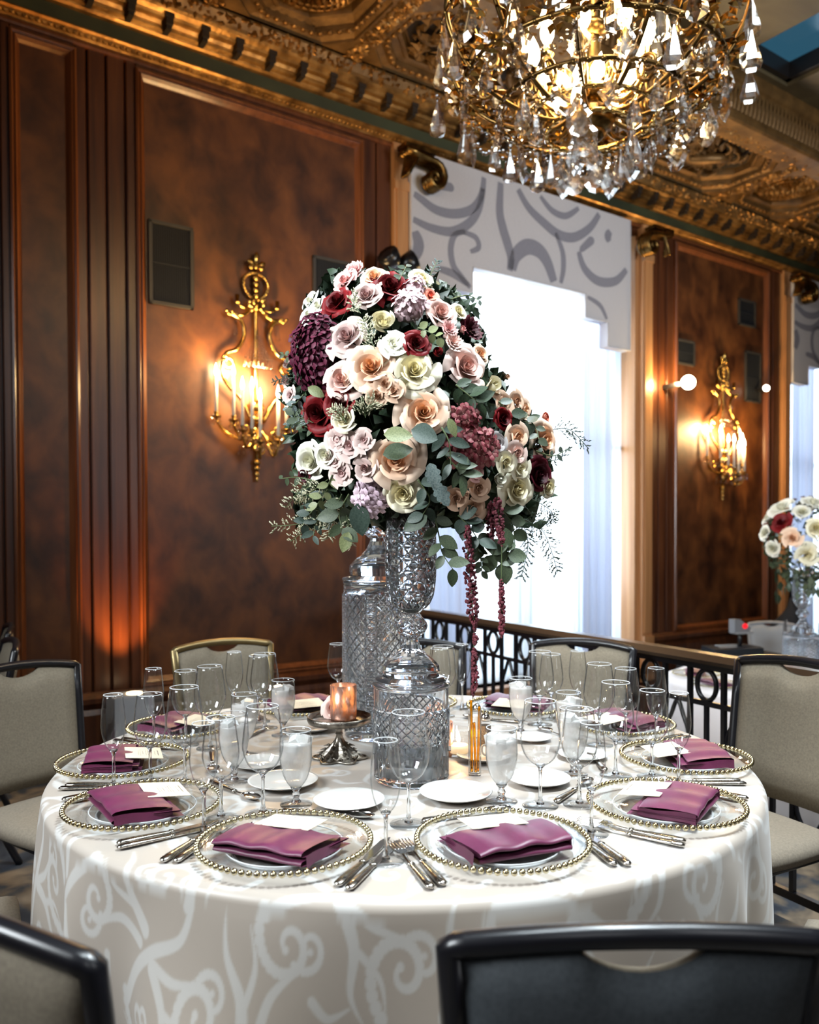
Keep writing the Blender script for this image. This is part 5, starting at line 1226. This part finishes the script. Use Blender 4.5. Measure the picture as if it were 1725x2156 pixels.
def bloom_at(p, n, size, kind, col, label, group, seed, cat='flower'):
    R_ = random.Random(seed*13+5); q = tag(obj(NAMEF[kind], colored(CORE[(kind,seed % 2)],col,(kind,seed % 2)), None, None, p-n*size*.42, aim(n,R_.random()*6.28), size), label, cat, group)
    if kind in OP:
        for k in range(6):
            o = obj('petal', colored(OP[kind],col,('op',kind)), None, q, (0,0,-.02-.012*k), k*GA+.5+R_.uniform(-.12,.12)); o.scale = (1+.035*k,1+.035*k,R_.uniform(.82,1.08))
    return q
FL = [
 ('spray','pink',722,588,44,'ruffled pink spray rose at the upper left tip of the bouquet'),('carn','pink',742,568,50,'ruffled pink bloom topmost on the left'),('open','peach',787,580,48,'peach rose peeking behind the top red rose'),
 ('open','red',823,600,84,'big red rose at the top of the bouquet'),('rose','mauve',770,619,60,'dusty pink rose under the top red rose'),('open','red',706,634,62,'red rose beside the white spray at upper left'),
 ('spray','white',650,630,34,'upper left of three white spray blooms'),('spray','white',668,641,36,'upper right of three white spray blooms'),('spray','white',648,662,38,'lowest of three white spray blooms'),
 ('ranun','cream',806,674,74,'cream ranunculus beneath the dusty pink rose'),('rose','cream',890,588,54,'cream bloom at the top right of the bouquet'),('spray','coral',908,620,32,'small coral bloom near the top right'),
 ('open','mauve',728,706,88,'beige mauve rose with pointed petals beside the hydrangea'),('liz','white',830,722,50,'white lisianthus above the big cream rose'),('rose','red',878,722,56,'red rose above the big cream rose'),('bud','red',920,742,42,'small red rosebud right of the white lisianthus'),
 ('bud','pink',628,720,28,'tiny pink bud left of the plum hydrangea'),('open','peach',781,770,104,'large peach garden rose left of the cream rose'),('open','blush',720,797,84,'blush rose tucked under the plum hydrangea'),('open','cream',873,778,104,'large cream rose at the bouquet centre'),
 ('spray','taupe',810,808,38,'upper of three dusty spray roses mid bouquet'),('spray','taupe',792,833,40,'left of three dusty spray roses mid bouquet'),('spray','taupe',829,823,36,'right of three dusty spray roses mid bouquet'),
 ('bud','mauve',606,768,38,'upper of three mauve buds on the left edge'),('bud','mauve',604,801,40,'middle of three mauve buds on the left edge'),('liz','mauve',607,830,36,'lowest of three mauve blooms on the left edge'),
 ('open','red',668,868,92,'largest dark red rose on the left side'),('rose','red',712,845,66,'red rose behind the largest dark red rose'),('rose','cream',722,882,50,'cream rose right of the largest dark red rose'),
 ('rose','blush',930,656,64,'blush rose at upper right of the bouquet'),('carn','pink',948,690,36,'small peach pink ruffled bloom under the upper right blush rose'),('carn','blush',957,716,42,'ruffled blush bloom above the pink garden rose'),('bud','pink',975,694,28,'pink bud beside the dark burgundy bloom'),
 ('carn','burgundy',994,688,56,'dark burgundy bloom against the window'),('rose','cream',968,655,34,'yellow cream rose behind the upper right blush rose'),('open','blush',985,770,92,'pink garden rose against the window'),('rose','peach',1014,745,40,'peach rose behind the pink garden rose'),
 ('bud','cream',1037,814,80,'fat ivory rosebud right of the pink garden rose'),('bud','taupe',1067,794,26,'tiny brown bud above the ivory rosebud'),('spray','taupe',1064,850,42,'left dusty spray rose on the right shoulder'),('spray','taupe',1090,845,38,'right dusty spray rose on the right shoulder'),('spray','peach',1108,862,36,'peach spray rose left of the coral ranunculus'),
 ('open','peach',893,867,104,'large pale peach rose under the cream rose'),('rose','red',1062,880,44,'small red rose on the right shoulder'),('ranun','coral',1151,880,40,'coral ranunculus at the right edge'),
 ('spray','grey',1050,933,36,'grey lavender spray rose beside the maroon hydrangea'),('spray','peach',1093,920,48,'cream peach spray rose, top of the right cluster'),('spray','blush',1091,955,40,'pale blush spray rose, middle of the right cluster'),('spray','cream',1067,974,42,'cream spray rose, lower left of the right cluster'),('spray','cream',1098,985,40,'cream spray rose, lowest of the right cluster'),
 ('open','peach',1149,928,84,'peach garden rose on the right edge'),('rose','burgundy',1137,1000,68,'dark burgundy rose at lower right'),('open','cream',1091,1030,84,'cream rose left of the lower right burgundy rose'),('bud','white',1052,1008,54,'white rosebud above the lower right cream rose'),('rose','cream',1156,1026,42,'cream bloom at the lower right edge'),
 ('spray','pink',1003,999,26,'tiny pink spray rose below the maroon hydrangea'),('bud','coral',1012,977,28,'coral bud at the foot of the maroon hydrangea'),('spray','taupe',1010,1027,42,'beige spray rose left of the lower right cream rose'),('spray','taupe',961,1050,42,'beige spray rose low right of the front urn'),('bud','taupe',981,1040,28,'small beige bud between two beige spray roses'),('spray','taupe',998,1071,44,'lowest beige spray rose above the red tassels'),
 ('rose','white',651,970,74,'white rose at the lower left edge'),('rose','white',684,958,54,'white rose behind the mauve lisianthus'),('liz','mauve',707,924,46,'upper left mauve lisianthus of the left cluster'),('liz','mauve',733,938,60,'largest open mauve lisianthus on the left'),('liz','mauve',765,926,42,'mauve lisianthus at the right of the left cluster'),
 ('liz','mauve',702,970,40,'small mauve lisianthus beside the white rose'),('liz','mauve',717,997,48,'lowest mauve lisianthus of the left cluster'),('spray','mauve',767,985,44,'mauve spray rose left of the peach rose with leaves'),('open','peach',833,966,108,'peach rose half covered by two round leaves'),
 ('rose','cream',848,1040,74,'cream rose hanging over the front urn rim'),('rose','burgundy',640,1000,34,'burgundy rose hidden under the lower left white rose')]
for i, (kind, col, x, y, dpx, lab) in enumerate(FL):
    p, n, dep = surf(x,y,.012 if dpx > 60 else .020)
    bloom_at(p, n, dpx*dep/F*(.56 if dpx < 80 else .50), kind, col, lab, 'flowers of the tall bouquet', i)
bloom_at(on_z(703,1512,ZT+ZP)+Vector((0,-.012,.030)), Vector((-.45,-.85,.35)).normalized(), .037, 'open', 'blush', 'single blush rose lying on the cake stand', 'rose on the cake stand', 3)

# hydrangeas and stocks: each floret a part
flo = MB()
for k in range(4):
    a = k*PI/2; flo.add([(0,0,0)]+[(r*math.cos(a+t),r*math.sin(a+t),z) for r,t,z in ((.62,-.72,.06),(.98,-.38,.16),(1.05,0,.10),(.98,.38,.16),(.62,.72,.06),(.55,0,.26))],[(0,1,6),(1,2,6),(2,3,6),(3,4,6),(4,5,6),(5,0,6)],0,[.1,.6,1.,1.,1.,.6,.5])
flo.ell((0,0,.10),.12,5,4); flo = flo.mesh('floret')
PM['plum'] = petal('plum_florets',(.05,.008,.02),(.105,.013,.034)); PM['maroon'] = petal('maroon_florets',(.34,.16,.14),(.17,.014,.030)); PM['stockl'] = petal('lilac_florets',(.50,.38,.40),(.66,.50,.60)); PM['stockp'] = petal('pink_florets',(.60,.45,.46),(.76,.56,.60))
def cluster(name, label, col, x, y, wpx, hpx, nf, fpx, seed, group):
    p, n, dep = surf(x,y,.0); R_ = random.Random(seed); q = thing(name, label, 'flower', p, aim(n,0).to_euler(), group); k = dep/F; me = colored(flo,col,'flo')
    inv = aim(n,0).inverted(); r_ = inv @ RIGHT; u_ = inv @ UP; z_ = Vector((0,0,1))
    dm = MB(); dm.grid(20,6,lambda u,v:tuple(r_*(math.cos(2*PI*u)*v*wpx/2*k*.92)+u_*(math.sin(2*PI*u)*v*hpx/2*k*.92)+z_*(.024*math.sqrt(max(0,1-v*v))-.012)),wrap=True,tf=lambda u,v:.02+.1*v); obj('head', dm, PM[col], q)
    for i in range(nf):
        t = (i+.5)/nf; rr = math.sqrt(t); a = i*GA; X, Y = rr*math.cos(a)*wpx/2*k, rr*math.sin(a)*hpx/2*k; dz = .032*math.sqrt(max(0,1-t*.95))-.006
        c = r_*X+u_*Y+z_*dz; nn = (z_*(1.1-t*.6)+(r_*math.cos(a)+u_*math.sin(a))*rr*.9+Vector((R_.uniform(-.55,.55),R_.uniform(-.55,.55),0))).normalized()
        obj('floret', me, None, q, c, aim(nn,R_.random()*6), fpx*k*R_.uniform(.85,1.15))
    return q
cluster('hydrangea','tall plum hydrangea head on the left of the bouquet','plum',672,745,112,168,78,17,1,'hydrangeas')
cluster('hydrangea','maroon hydrangea head right of the pale peach rose','maroon',990,940,112,92,44,16,2,'hydrangeas')
cluster('hydrangea','small dark red hydrangea above the maroon head','maroon',974,880,70,50,20,14,3,'hydrangeas')
cluster('stock','lilac stock spike hanging beside the front urn rim','stockl',783,1046,76,84,30,14,4,'stock flowers')
cluster('stock','pale pink stock between the top red rose and blush rose','stockp',862,645,70,60,24,13,5,'stock flowers')
cluster('stock','small pink stock right of the dusty pink rose','stockp',872,610,44,44,13,12,6,'stock flowers')

# dark green foliage filling the heart of the bouquet
fo = MB(); R_ = random.Random(21)
def shell(u, v, back):
    y = 572+(1100-572)*v; cx, hw = np.interp(y,BY,BCX), np.interp(y,BY,BHW)*.86; p, n, dep = surf(cx+(2*u-1)*hw,y,-.075); p = Vector(p)
    if back: p.y = max(p.y,4.3-p.y)
    return p
for bk_ in (0,1): fo.grid(14,14,lambda u,v:shell(u,v,bk_))
for i in range(2200):
    y = R_.uniform(575,1105); cx, hw = np.interp(y,BY,BCX), np.interp(y,BY,BHW)*.93; x = cx+R_.uniform(-1,1)*hw
    p, n, dep = surf(x,y,-R_.uniform(.015,.075)); 
    if i % 3 == 0: p.y = 4.3-p.y+R_.uniform(-.05,.05)
    d = (n*.35+Vector((R_.uniform(-1,1),R_.uniform(-1,1),R_.uniform(-1,1)))).normalized(); sd = d.orthogonal().normalized(); l, w_ = R_.uniform(.03,.06), R_.uniform(.011,.020); up_ = d.cross(sd)*.006
    fo.add([p-d*l*.5,p+sd*w_-up_,p+d*l*.5,p-sd*w_-up_,p+up_],[(0,1,4),(1,2,4),(2,3,4),(3,0,4)])
tag(obj('foliage', fo, M_['leafdark']), 'dense dark green foliage packed between the bouquet flowers', 'foliage', kind='stuff')

# eucalyptus sprigs: every leaf a part
def leaf_mesh(asp, fold=.12, curve=.10):
    def fn(u, v):
        t = v; w_ = asp*.5*math.sin(PI*t**.85)**.75*(1 if t < .999 else 0); x = (2*u-1)*w_; return (x, t, fold*abs(x)-curve*t*t)
    return MB().grid(4,7,fn).mesh('leaf')
def lobed(asp):
    def fn(u, v):
        w_ = asp*.5*math.sin(PI*min(.999,v)**.9)**.7*(.72+.28*abs(math.sin(v*PI*4))); x = (2*u-1)*w_; return (x, v, .18*abs(x)-.12*v*v)
    return MB().grid(6,16,fn).mesh('leaf')
LV = {'lobed':lobed(.62),'round':leaf_mesh(.82),'long':leaf_mesh(.46),'mid':leaf_mesh(.62)}
LM = {}
def leaf_me(shape, mt):
    if (shape,mt) not in LM: c = LV[shape].copy(); c.materials.clear(); c.materials.append(M_[mt]); LM[(shape,mt)] = c
    return LM[(shape,mt)]
def orient(d, n):
    d = d.normalized(); x = d.cross(n).normalized(); z = x.cross(d); return Matrix((x,d,z)).transposed().to_quaternion()
def sprig(label, pts, mt, shape, lpx, nl, seed, lift=.02, group='eucalyptus sprigs'):
    R_ = random.Random(seed); P = []
    for i, (x, y) in enumerate(pts):
        p, n, dep = surf(x,min(y,1090),lift+.012*i); P.append(at_d(x,y,dep))
    B = bez(P,8); o = B[0].copy(); q = thing('eucalyptus_sprig', label, 'foliage', o, 0, group)
    obj('stem', MB().tube([b-o for b in B],[.0022*(1-.6*i/len(B)) for i in range(len(B))],5), M_['stem'], q)
    L = len(B)-1
    for k in range(nl):
        t = (k+.8)/nl; i = min(L-1,int(t*L)); b = B[i]; tg = (B[i+1]-B[max(0,i-1)]).normalized(); sd = tg.cross(TOW).normalized()*(1 if k % 2 else -1)
        d = tg*(.45 if k < nl-1 else 1.3)+sd*.9+TOW*R_.uniform(-.25,.35)+UP*R_.uniform(-.35,.1); nn = (TOW+UP*.45+Vector((R_.uniform(-.5,.5),R_.uniform(-.5,.5),R_.uniform(-.3,.3)))).normalized()
        obj('leaf', leaf_me(shape,mt), None, q, b-o, orient(d,nn), lpx*1.8/F*R_.uniform(.75,1.12))
    return q
for a in [
 ('eucalyptus trailing at the lower right of the front urn',[(915,1085),(925,1130),(932,1165),(955,1200)],'euc','mid',46,8,1),('broad eucalyptus leaves right of the front urn',[(965,1085),(985,1105),(1010,1140)],'eucblue','round',44,7,2),
 ('rounded eucalyptus below the red tassels',[(1000,1130),(1030,1160),(1060,1185),(1075,1150)],'euc','round',46,9,3),('fresh green sprig hanging under the tassels',[(1000,1140),(1012,1175),(1015,1205)],'euc','mid',26,9,4),
 ('eucalyptus on the right of the hanging tassels',[(1060,1075),(1080,1105),(1085,1160)],'euc','round',44,7,5),('eucalyptus at the lower left below the white rose',[(690,1030),(672,1060),(650,1085),(640,1105)],'eucblue','mid',34,9,6),
 ('thin eucalyptus tip reaching out at lower left',[(660,1012),(625,1005),(592,1008)],'euc','mid',22,6,7),('eucalyptus hanging left of the lilac stock',[(735,1040),(715,1080),(722,1115)],'euc','mid',50,7,8),
 ('pale eucalyptus among the lower left sprays',[(700,1000),(682,1040),(668,1062)],'euclight','mid',32,6,9),('blue eucalyptus at the far lower left',[(680,1080),(665,1105),(660,1130)],'eucblue','long',34,5,10),
 ('eucalyptus on the left edge by the mauve buds',[(640,745),(612,750),(592,745)],'euc','mid',18,8,11),('dark leaves left of the maroon hydrangea',[(930,900),(945,930),(950,980)],'eucblue','long',50,6,12),
 ('green leaves between ivory rosebud and peach rose',[(960,810),(985,830),(1010,850)],'leafdark','mid',44,8,13),('green leaves above the small red rose',[(1050,845),(1085,880),(1115,890)],'leafdark','mid',40,7,14),
 ('eucalyptus leaves left of the beige spray roses',[(930,950),(962,985),(975,1000)],'euc','long',46,6,15),('small leaves at the upper right against the window',[(950,630),(985,622),(1012,634)],'fern','mid',16,8,16),
 ('pale green leaves under the cream ranunculus',[(880,690),(905,700),(925,712)],'euclight','round',22,6,17),('eucalyptus right of the burgundy rose',[(1130,950),(1165,960),(1195,945)],'fern','mid',18,6,18),
 ('dark leaves beneath the peach rose',[(880,1010),(905,1050),(890,1085)],'eucblue','mid',44,6,19),('leaves behind the coral ranunculus',[(1110,880),(1128,900),(1135,925)],'euc','mid',30,5,20),
 ('dark leaf sprig at the top of the bouquet',[(840,590),(850,572),(856,560)],'leafdark','mid',20,6,21),('eucalyptus leaves left of the dark red rose',[(660,905),(630,890),(618,870)],'euc','round',26,7,22),
 ('silvery leaf spray on the left edge',[(640,830),(622,850),(605,862)],'dusty','long',24,8,23)]: sprig(*a)
for x, y, lp, ang, mt, sh, lab in [(808,915,62,.0,'euclight','mid','broad pale leaf lying over the peach rose top'),(806,958,66,.25,'euc','mid','broad green leaf across the peach rose face'),(866,905,60,-.3,'eucblue','round','dark round leaf under the pale peach rose'),
   (648,815,40,-.5,'euclight','mid','pale oval leaf above the dark red rose'),(905,975,58,-1.3,'dusty','lobed','silvery lobed leaf right of the peach rose'),(915,1016,58,-1.0,'dusty','lobed','lower silvery leaf above the front urn'),(945,880,44,-1.2,'euclight','long','narrow pale leaf left of the small hydrangea'),
   (968,1000,44,1.2,'euc','long','upright green leaf left of the coral bud'),(900,1085,60,-2.6,'leafdark','mid','dark leaf covering the urn rim'),(752,1060,70,-1.4,'eucblue','mid','large dark leaf left of the lilac stock'),(735,1120,46,-1.9,'euclight','mid','yellowish leaf at the bottom left')]:
    p, n, dep = surf(x,min(y,1085),.045); p = at_d(x,y,dep); d = RIGHT*math.cos(ang)+UP*math.sin(ang)
    tag(obj('loose_leaf', leaf_me(sh,mt), None, None, p, orient(d,(TOW+UP*.4).normalized()), lp*dep/F), lab, 'leaf', 'single leaves in the bouquet')

# wispy limonium sprays
def spray(label, pts, mt, bm, n, spread, seed, bud=.0032, lift=.03):
    R_ = random.Random(seed); P = []
    for i, (x, y) in enumerate(pts): _, _, dep = surf(x,min(max(y,560),1090),lift); P.append(at_d(x,y,dep))
    B = bez(P,8); o = B[0].copy(); q = thing('filler_spray', label, 'flower', o, 0, 'filler sprays in the bouquet'); st = MB(); st.tube([b-o for b in B],.0011,4); bd = MB(); L = len(B)-1
    for k in range(n):
        i = int((.15+.85*k/n)*L); b = B[min(i,L)]-o; tg = (B[min(i+1,L)]-B[max(i-1,0)]).normalized(); sd = tg.cross(TOW).normalized()*(1 if k % 2 else -1)
        d = (tg*.8+sd*R_.uniform(.5,1.)+TOW*R_.uniform(-.5,.5)).normalized(); l = spread*2./F*R_.uniform(.6,1.1)*(1.15-.5*k/n); e = b+d*l
        st.tube([b,b+d*l*.5,e+Vector((0,0,-.1*l))],.0007,3)
        for j in range(6):
            c = b+d*l*(.25+.15*j)+Vector((R_.uniform(-1,1),R_.uniform(-1,1),R_.uniform(-1,1)))*l*.10; s_ = bud*R_.uniform(.6,1.2); dd = (d+UP*.3).normalized()*s_*1.6
            a1 = d.orthogonal().normalized()*s_*.6; a2 = d.cross(a1).normalized()*s_*.6
            bd.add([c-dd*.6,c+a1,c+a2,c-a1,c-a2,c+dd],[(0,1,2),(0,2,3),(0,3,4),(0,4,1),(5,2,1),(5,3,2),(5,4,3),(5,1,4)],smooth=False)
    obj('stem', st, M_['stem'] if mt is None else M_[mt], q); tag(obj('buds', bd, M_[bm], q), kind='stuff')
for a in [
 ('wispy pale spray reaching far out at lower left',[(690,1060),(640,1100),(572,1108)],None,'bud',22,34,1),('pale spray hanging at the lower left',[(690,1080),(650,1110),(612,1140)],None,'bud',20,28,2),('pale spray drooping left of the lilac stock',[(730,1085),(735,1110),(742,1150)],None,'bud',18,20,3),
 ('pale spray along the lower left edge',[(670,1020),(630,1035),(602,1070)],None,'bud',20,26,4),('cream filler right of the dark red rose',[(770,880),(770,860),(790,845)],None,'bud',26,34,5),('cream filler over the cream rose on the left',[(730,890),(715,870),(700,858)],None,'bud',18,24,6),
 ('filler between mauve rose and cream ranunculus',[(790,735),(775,700),(765,670)],None,'bud',24,26,7),('filler left of the dusty pink rose',[(760,660),(745,640),(752,615)],None,'bud',16,20,8),('grey green spray standing up at the top right',[(895,610),(908,575),(922,548)],None,'dusty',14,22,9),
 ('dark feathery spray hanging at the lower right',[(1110,1070),(1150,1130),(1175,1205)],'fern','fern',34,30,10),('dark feathery spray left of the lowest right one',[(1090,1080),(1112,1140),(1098,1215)],'fern','fern',30,24,11),('thin dark spray jutting out to the right',[(1160,905),(1200,905),(1240,945)],'fern','fern',18,26,12),
 ('small dark spray under the lower right cream bloom',[(1120,1050),(1160,1075),(1165,1100)],'fern','fern',24,26,13),('fine dark spray before the left candle flames',[(640,800),(605,795),(572,805)],'fern','fern',12,18,14),('pale spray left of the hanging eucalyptus',[(720,1040),(700,1090),(690,1135)],None,'bud',24,26,15),
 ('silvery spray on the left by the red rose',[(660,890),(630,880),(610,900)],None,'dusty',22,26,16),('filler right of the pale eucalyptus leaf',[(690,1010),(650,1040),(628,1055)],None,'bud',20,24,17),('thin bud stem at the right of the burgundy rose',[(1155,970),(1180,965),(1200,940)],'fern','fern',8,14,18)]: spray(*a)

# hanging amaranthus tassels
PMam = noisy('amaranth_red', [(.3,(.050,.006,.012)),(.7,(.17,.022,.035))], 60., rough=.8)
def tassel(label, segs, seed, dep0):
    R_ = random.Random(seed); P = [at_d(x,y,dep0) for x,y,_ in segs]; rr = [w_*dep0/F/2 for _,_,w_ in segs]; o = P[0].copy(); q = thing('amaranthus_tassel', label, 'flower', o, 0, 'amaranthus tassels')
    obj('stem', MB().tube([p-o for p in bez(P,6)],.0014,5), M_['stem'], q); b = MB()
    for i in range(len(P)-1):
        L = (P[i+1]-P[i]).length; n = max(2,int(L/.0026))
        for k in range(n):
            t = k/n; r = rr[i]+(rr[i+1]-rr[i])*t
            if r < .0022: continue
            c = P[i].lerp(P[i+1],t)-o
            for j in range(3 if r > .005 else 2): a = R_.random()*6.28; d = r*R_.uniform(.35,1.); b.ell((c.x+d*math.cos(a),c.y+d*math.sin(a),c.z+R_.uniform(-.003,.003)),R_.uniform(.0028,.0050)*(1 if r > .004 else .8),5,4,smooth=False)
    tag(obj('tassel', b, PMam, q), kind='stuff')
tassel('long amaranthus tassel nearly reaching the table',[(985,1110,10),(986,1170,24),(992,1230,26),(996,1290,26),(1000,1310,14),(999,1332,3),(1001,1345,12),(998,1362,2),(1000,1380,14),(998,1400,9),(1001,1425,13),(997,1450,10),(996,1470,2)],1,1.93)
tassel('thinner amaranthus tassel ending above the handrail',[(1047,1050,12),(1050,1075,22),(1052,1110,20),(1056,1135,14),(1057,1150,3),(1056,1215,3),(1055,1235,9),(1057,1270,13),(1057,1300,12),(1055,1335,10),(1056,1342,2)],2,1.93)
tassel('short rusty tassel under the white petals',[(1034,1060,10),(1032,1090,18),(1034,1125,16),(1034,1155,4)],3,1.95)

# far bouquet on the lower terrace
FB = Vector((FT.x-.02,FT.y-.05,1.30)); R_ = random.Random(31)
cols = ['white','cream','white','blush','red','white','cream','white','burgundy','white','red','white','cream','pink','white','white','blush','white','red','white','white','cream','white','white','peach','white','red','white','white','cream']
dirs = []
for i in range(30):
    a = i*GA; v = 1-1.45*(i+.5)/30; r = math.sqrt(max(0,1-v*v)); d = Vector((r*math.cos(a),r*math.sin(a),v)); dirs.append((d,i))
vis = sorted(dirs, key=lambda t: t[0].y)
FB.z += .05
vis = [t for t in vis if t[0].y < .45]; rows = {}
for d, i in vis: rows.setdefault(0 if d.z > .6 else 1 if d.z > .2 else 2 if d.z > -.15 else 3, []).append((d,i))
ORD = ['leftmost']+[w_+' from the left' for w_ in ('second','third','fourth','fifth','sixth','seventh','eighth','ninth','tenth','eleventh','twelfth')]
for rk, L in rows.items():
    pal = (['white','red','white'],['white','red','cream','red','white','blush','white','burgundy'],['white','peach','burgundy','cream','white','red','white'],['white','cream','white'])[rk]
    for k, (d, i) in enumerate(sorted(L, key=lambda t: t[0].x-.45*t[0].y)):
        bloom_at(FB+Vector((d.x*.27,d.y*.27,d.z*.29)), (d+Vector((0,-.2,.1))).normalized(), R_.uniform(.056,.078), 'rose' if i % 2 else 'spray', pal[k % len(pal)], '%s bloom of the far bouquet, %s in its %s row' % (pal[k % len(pal)],ORD[k],('top','upper','middle','bottom')[rk]), 'blooms of the far bouquet', i)
fo = MB()
for i in range(420):
    d = Vector((R_.gauss(0,1),R_.gauss(0,1),R_.gauss(0,1)-.25)).normalized(); p = FB+Vector((d.x*.24,d.y*.24,d.z*.27-.03)); t = Vector((R_.uniform(-1,1),R_.uniform(-1,1),R_.uniform(-1.2,.6))).normalized(); sd = t.orthogonal().normalized(); l = .05
    fo.add([p-t*l*.6,p+sd*.016,p+t*l*.6,p-sd*.016],[(0,1,2,3)])
for i in range(60):
    a = R_.random()*6.28; p = FB+Vector((.17*math.cos(a),.17*math.sin(a),-.20-R_.random()*.2)); sd = Vector((math.cos(a+1),math.sin(a+1),0)); fo.add([p,p+sd*.02-Vector((0,0,.03)),p-Vector((0,0,.07)),p-sd*.02-Vector((0,0,.03))],[(0,1,2,3)])
tag(obj('foliage', fo, M_['euc']), 'trailing green foliage of the far bouquet', 'foliage', kind='stuff')
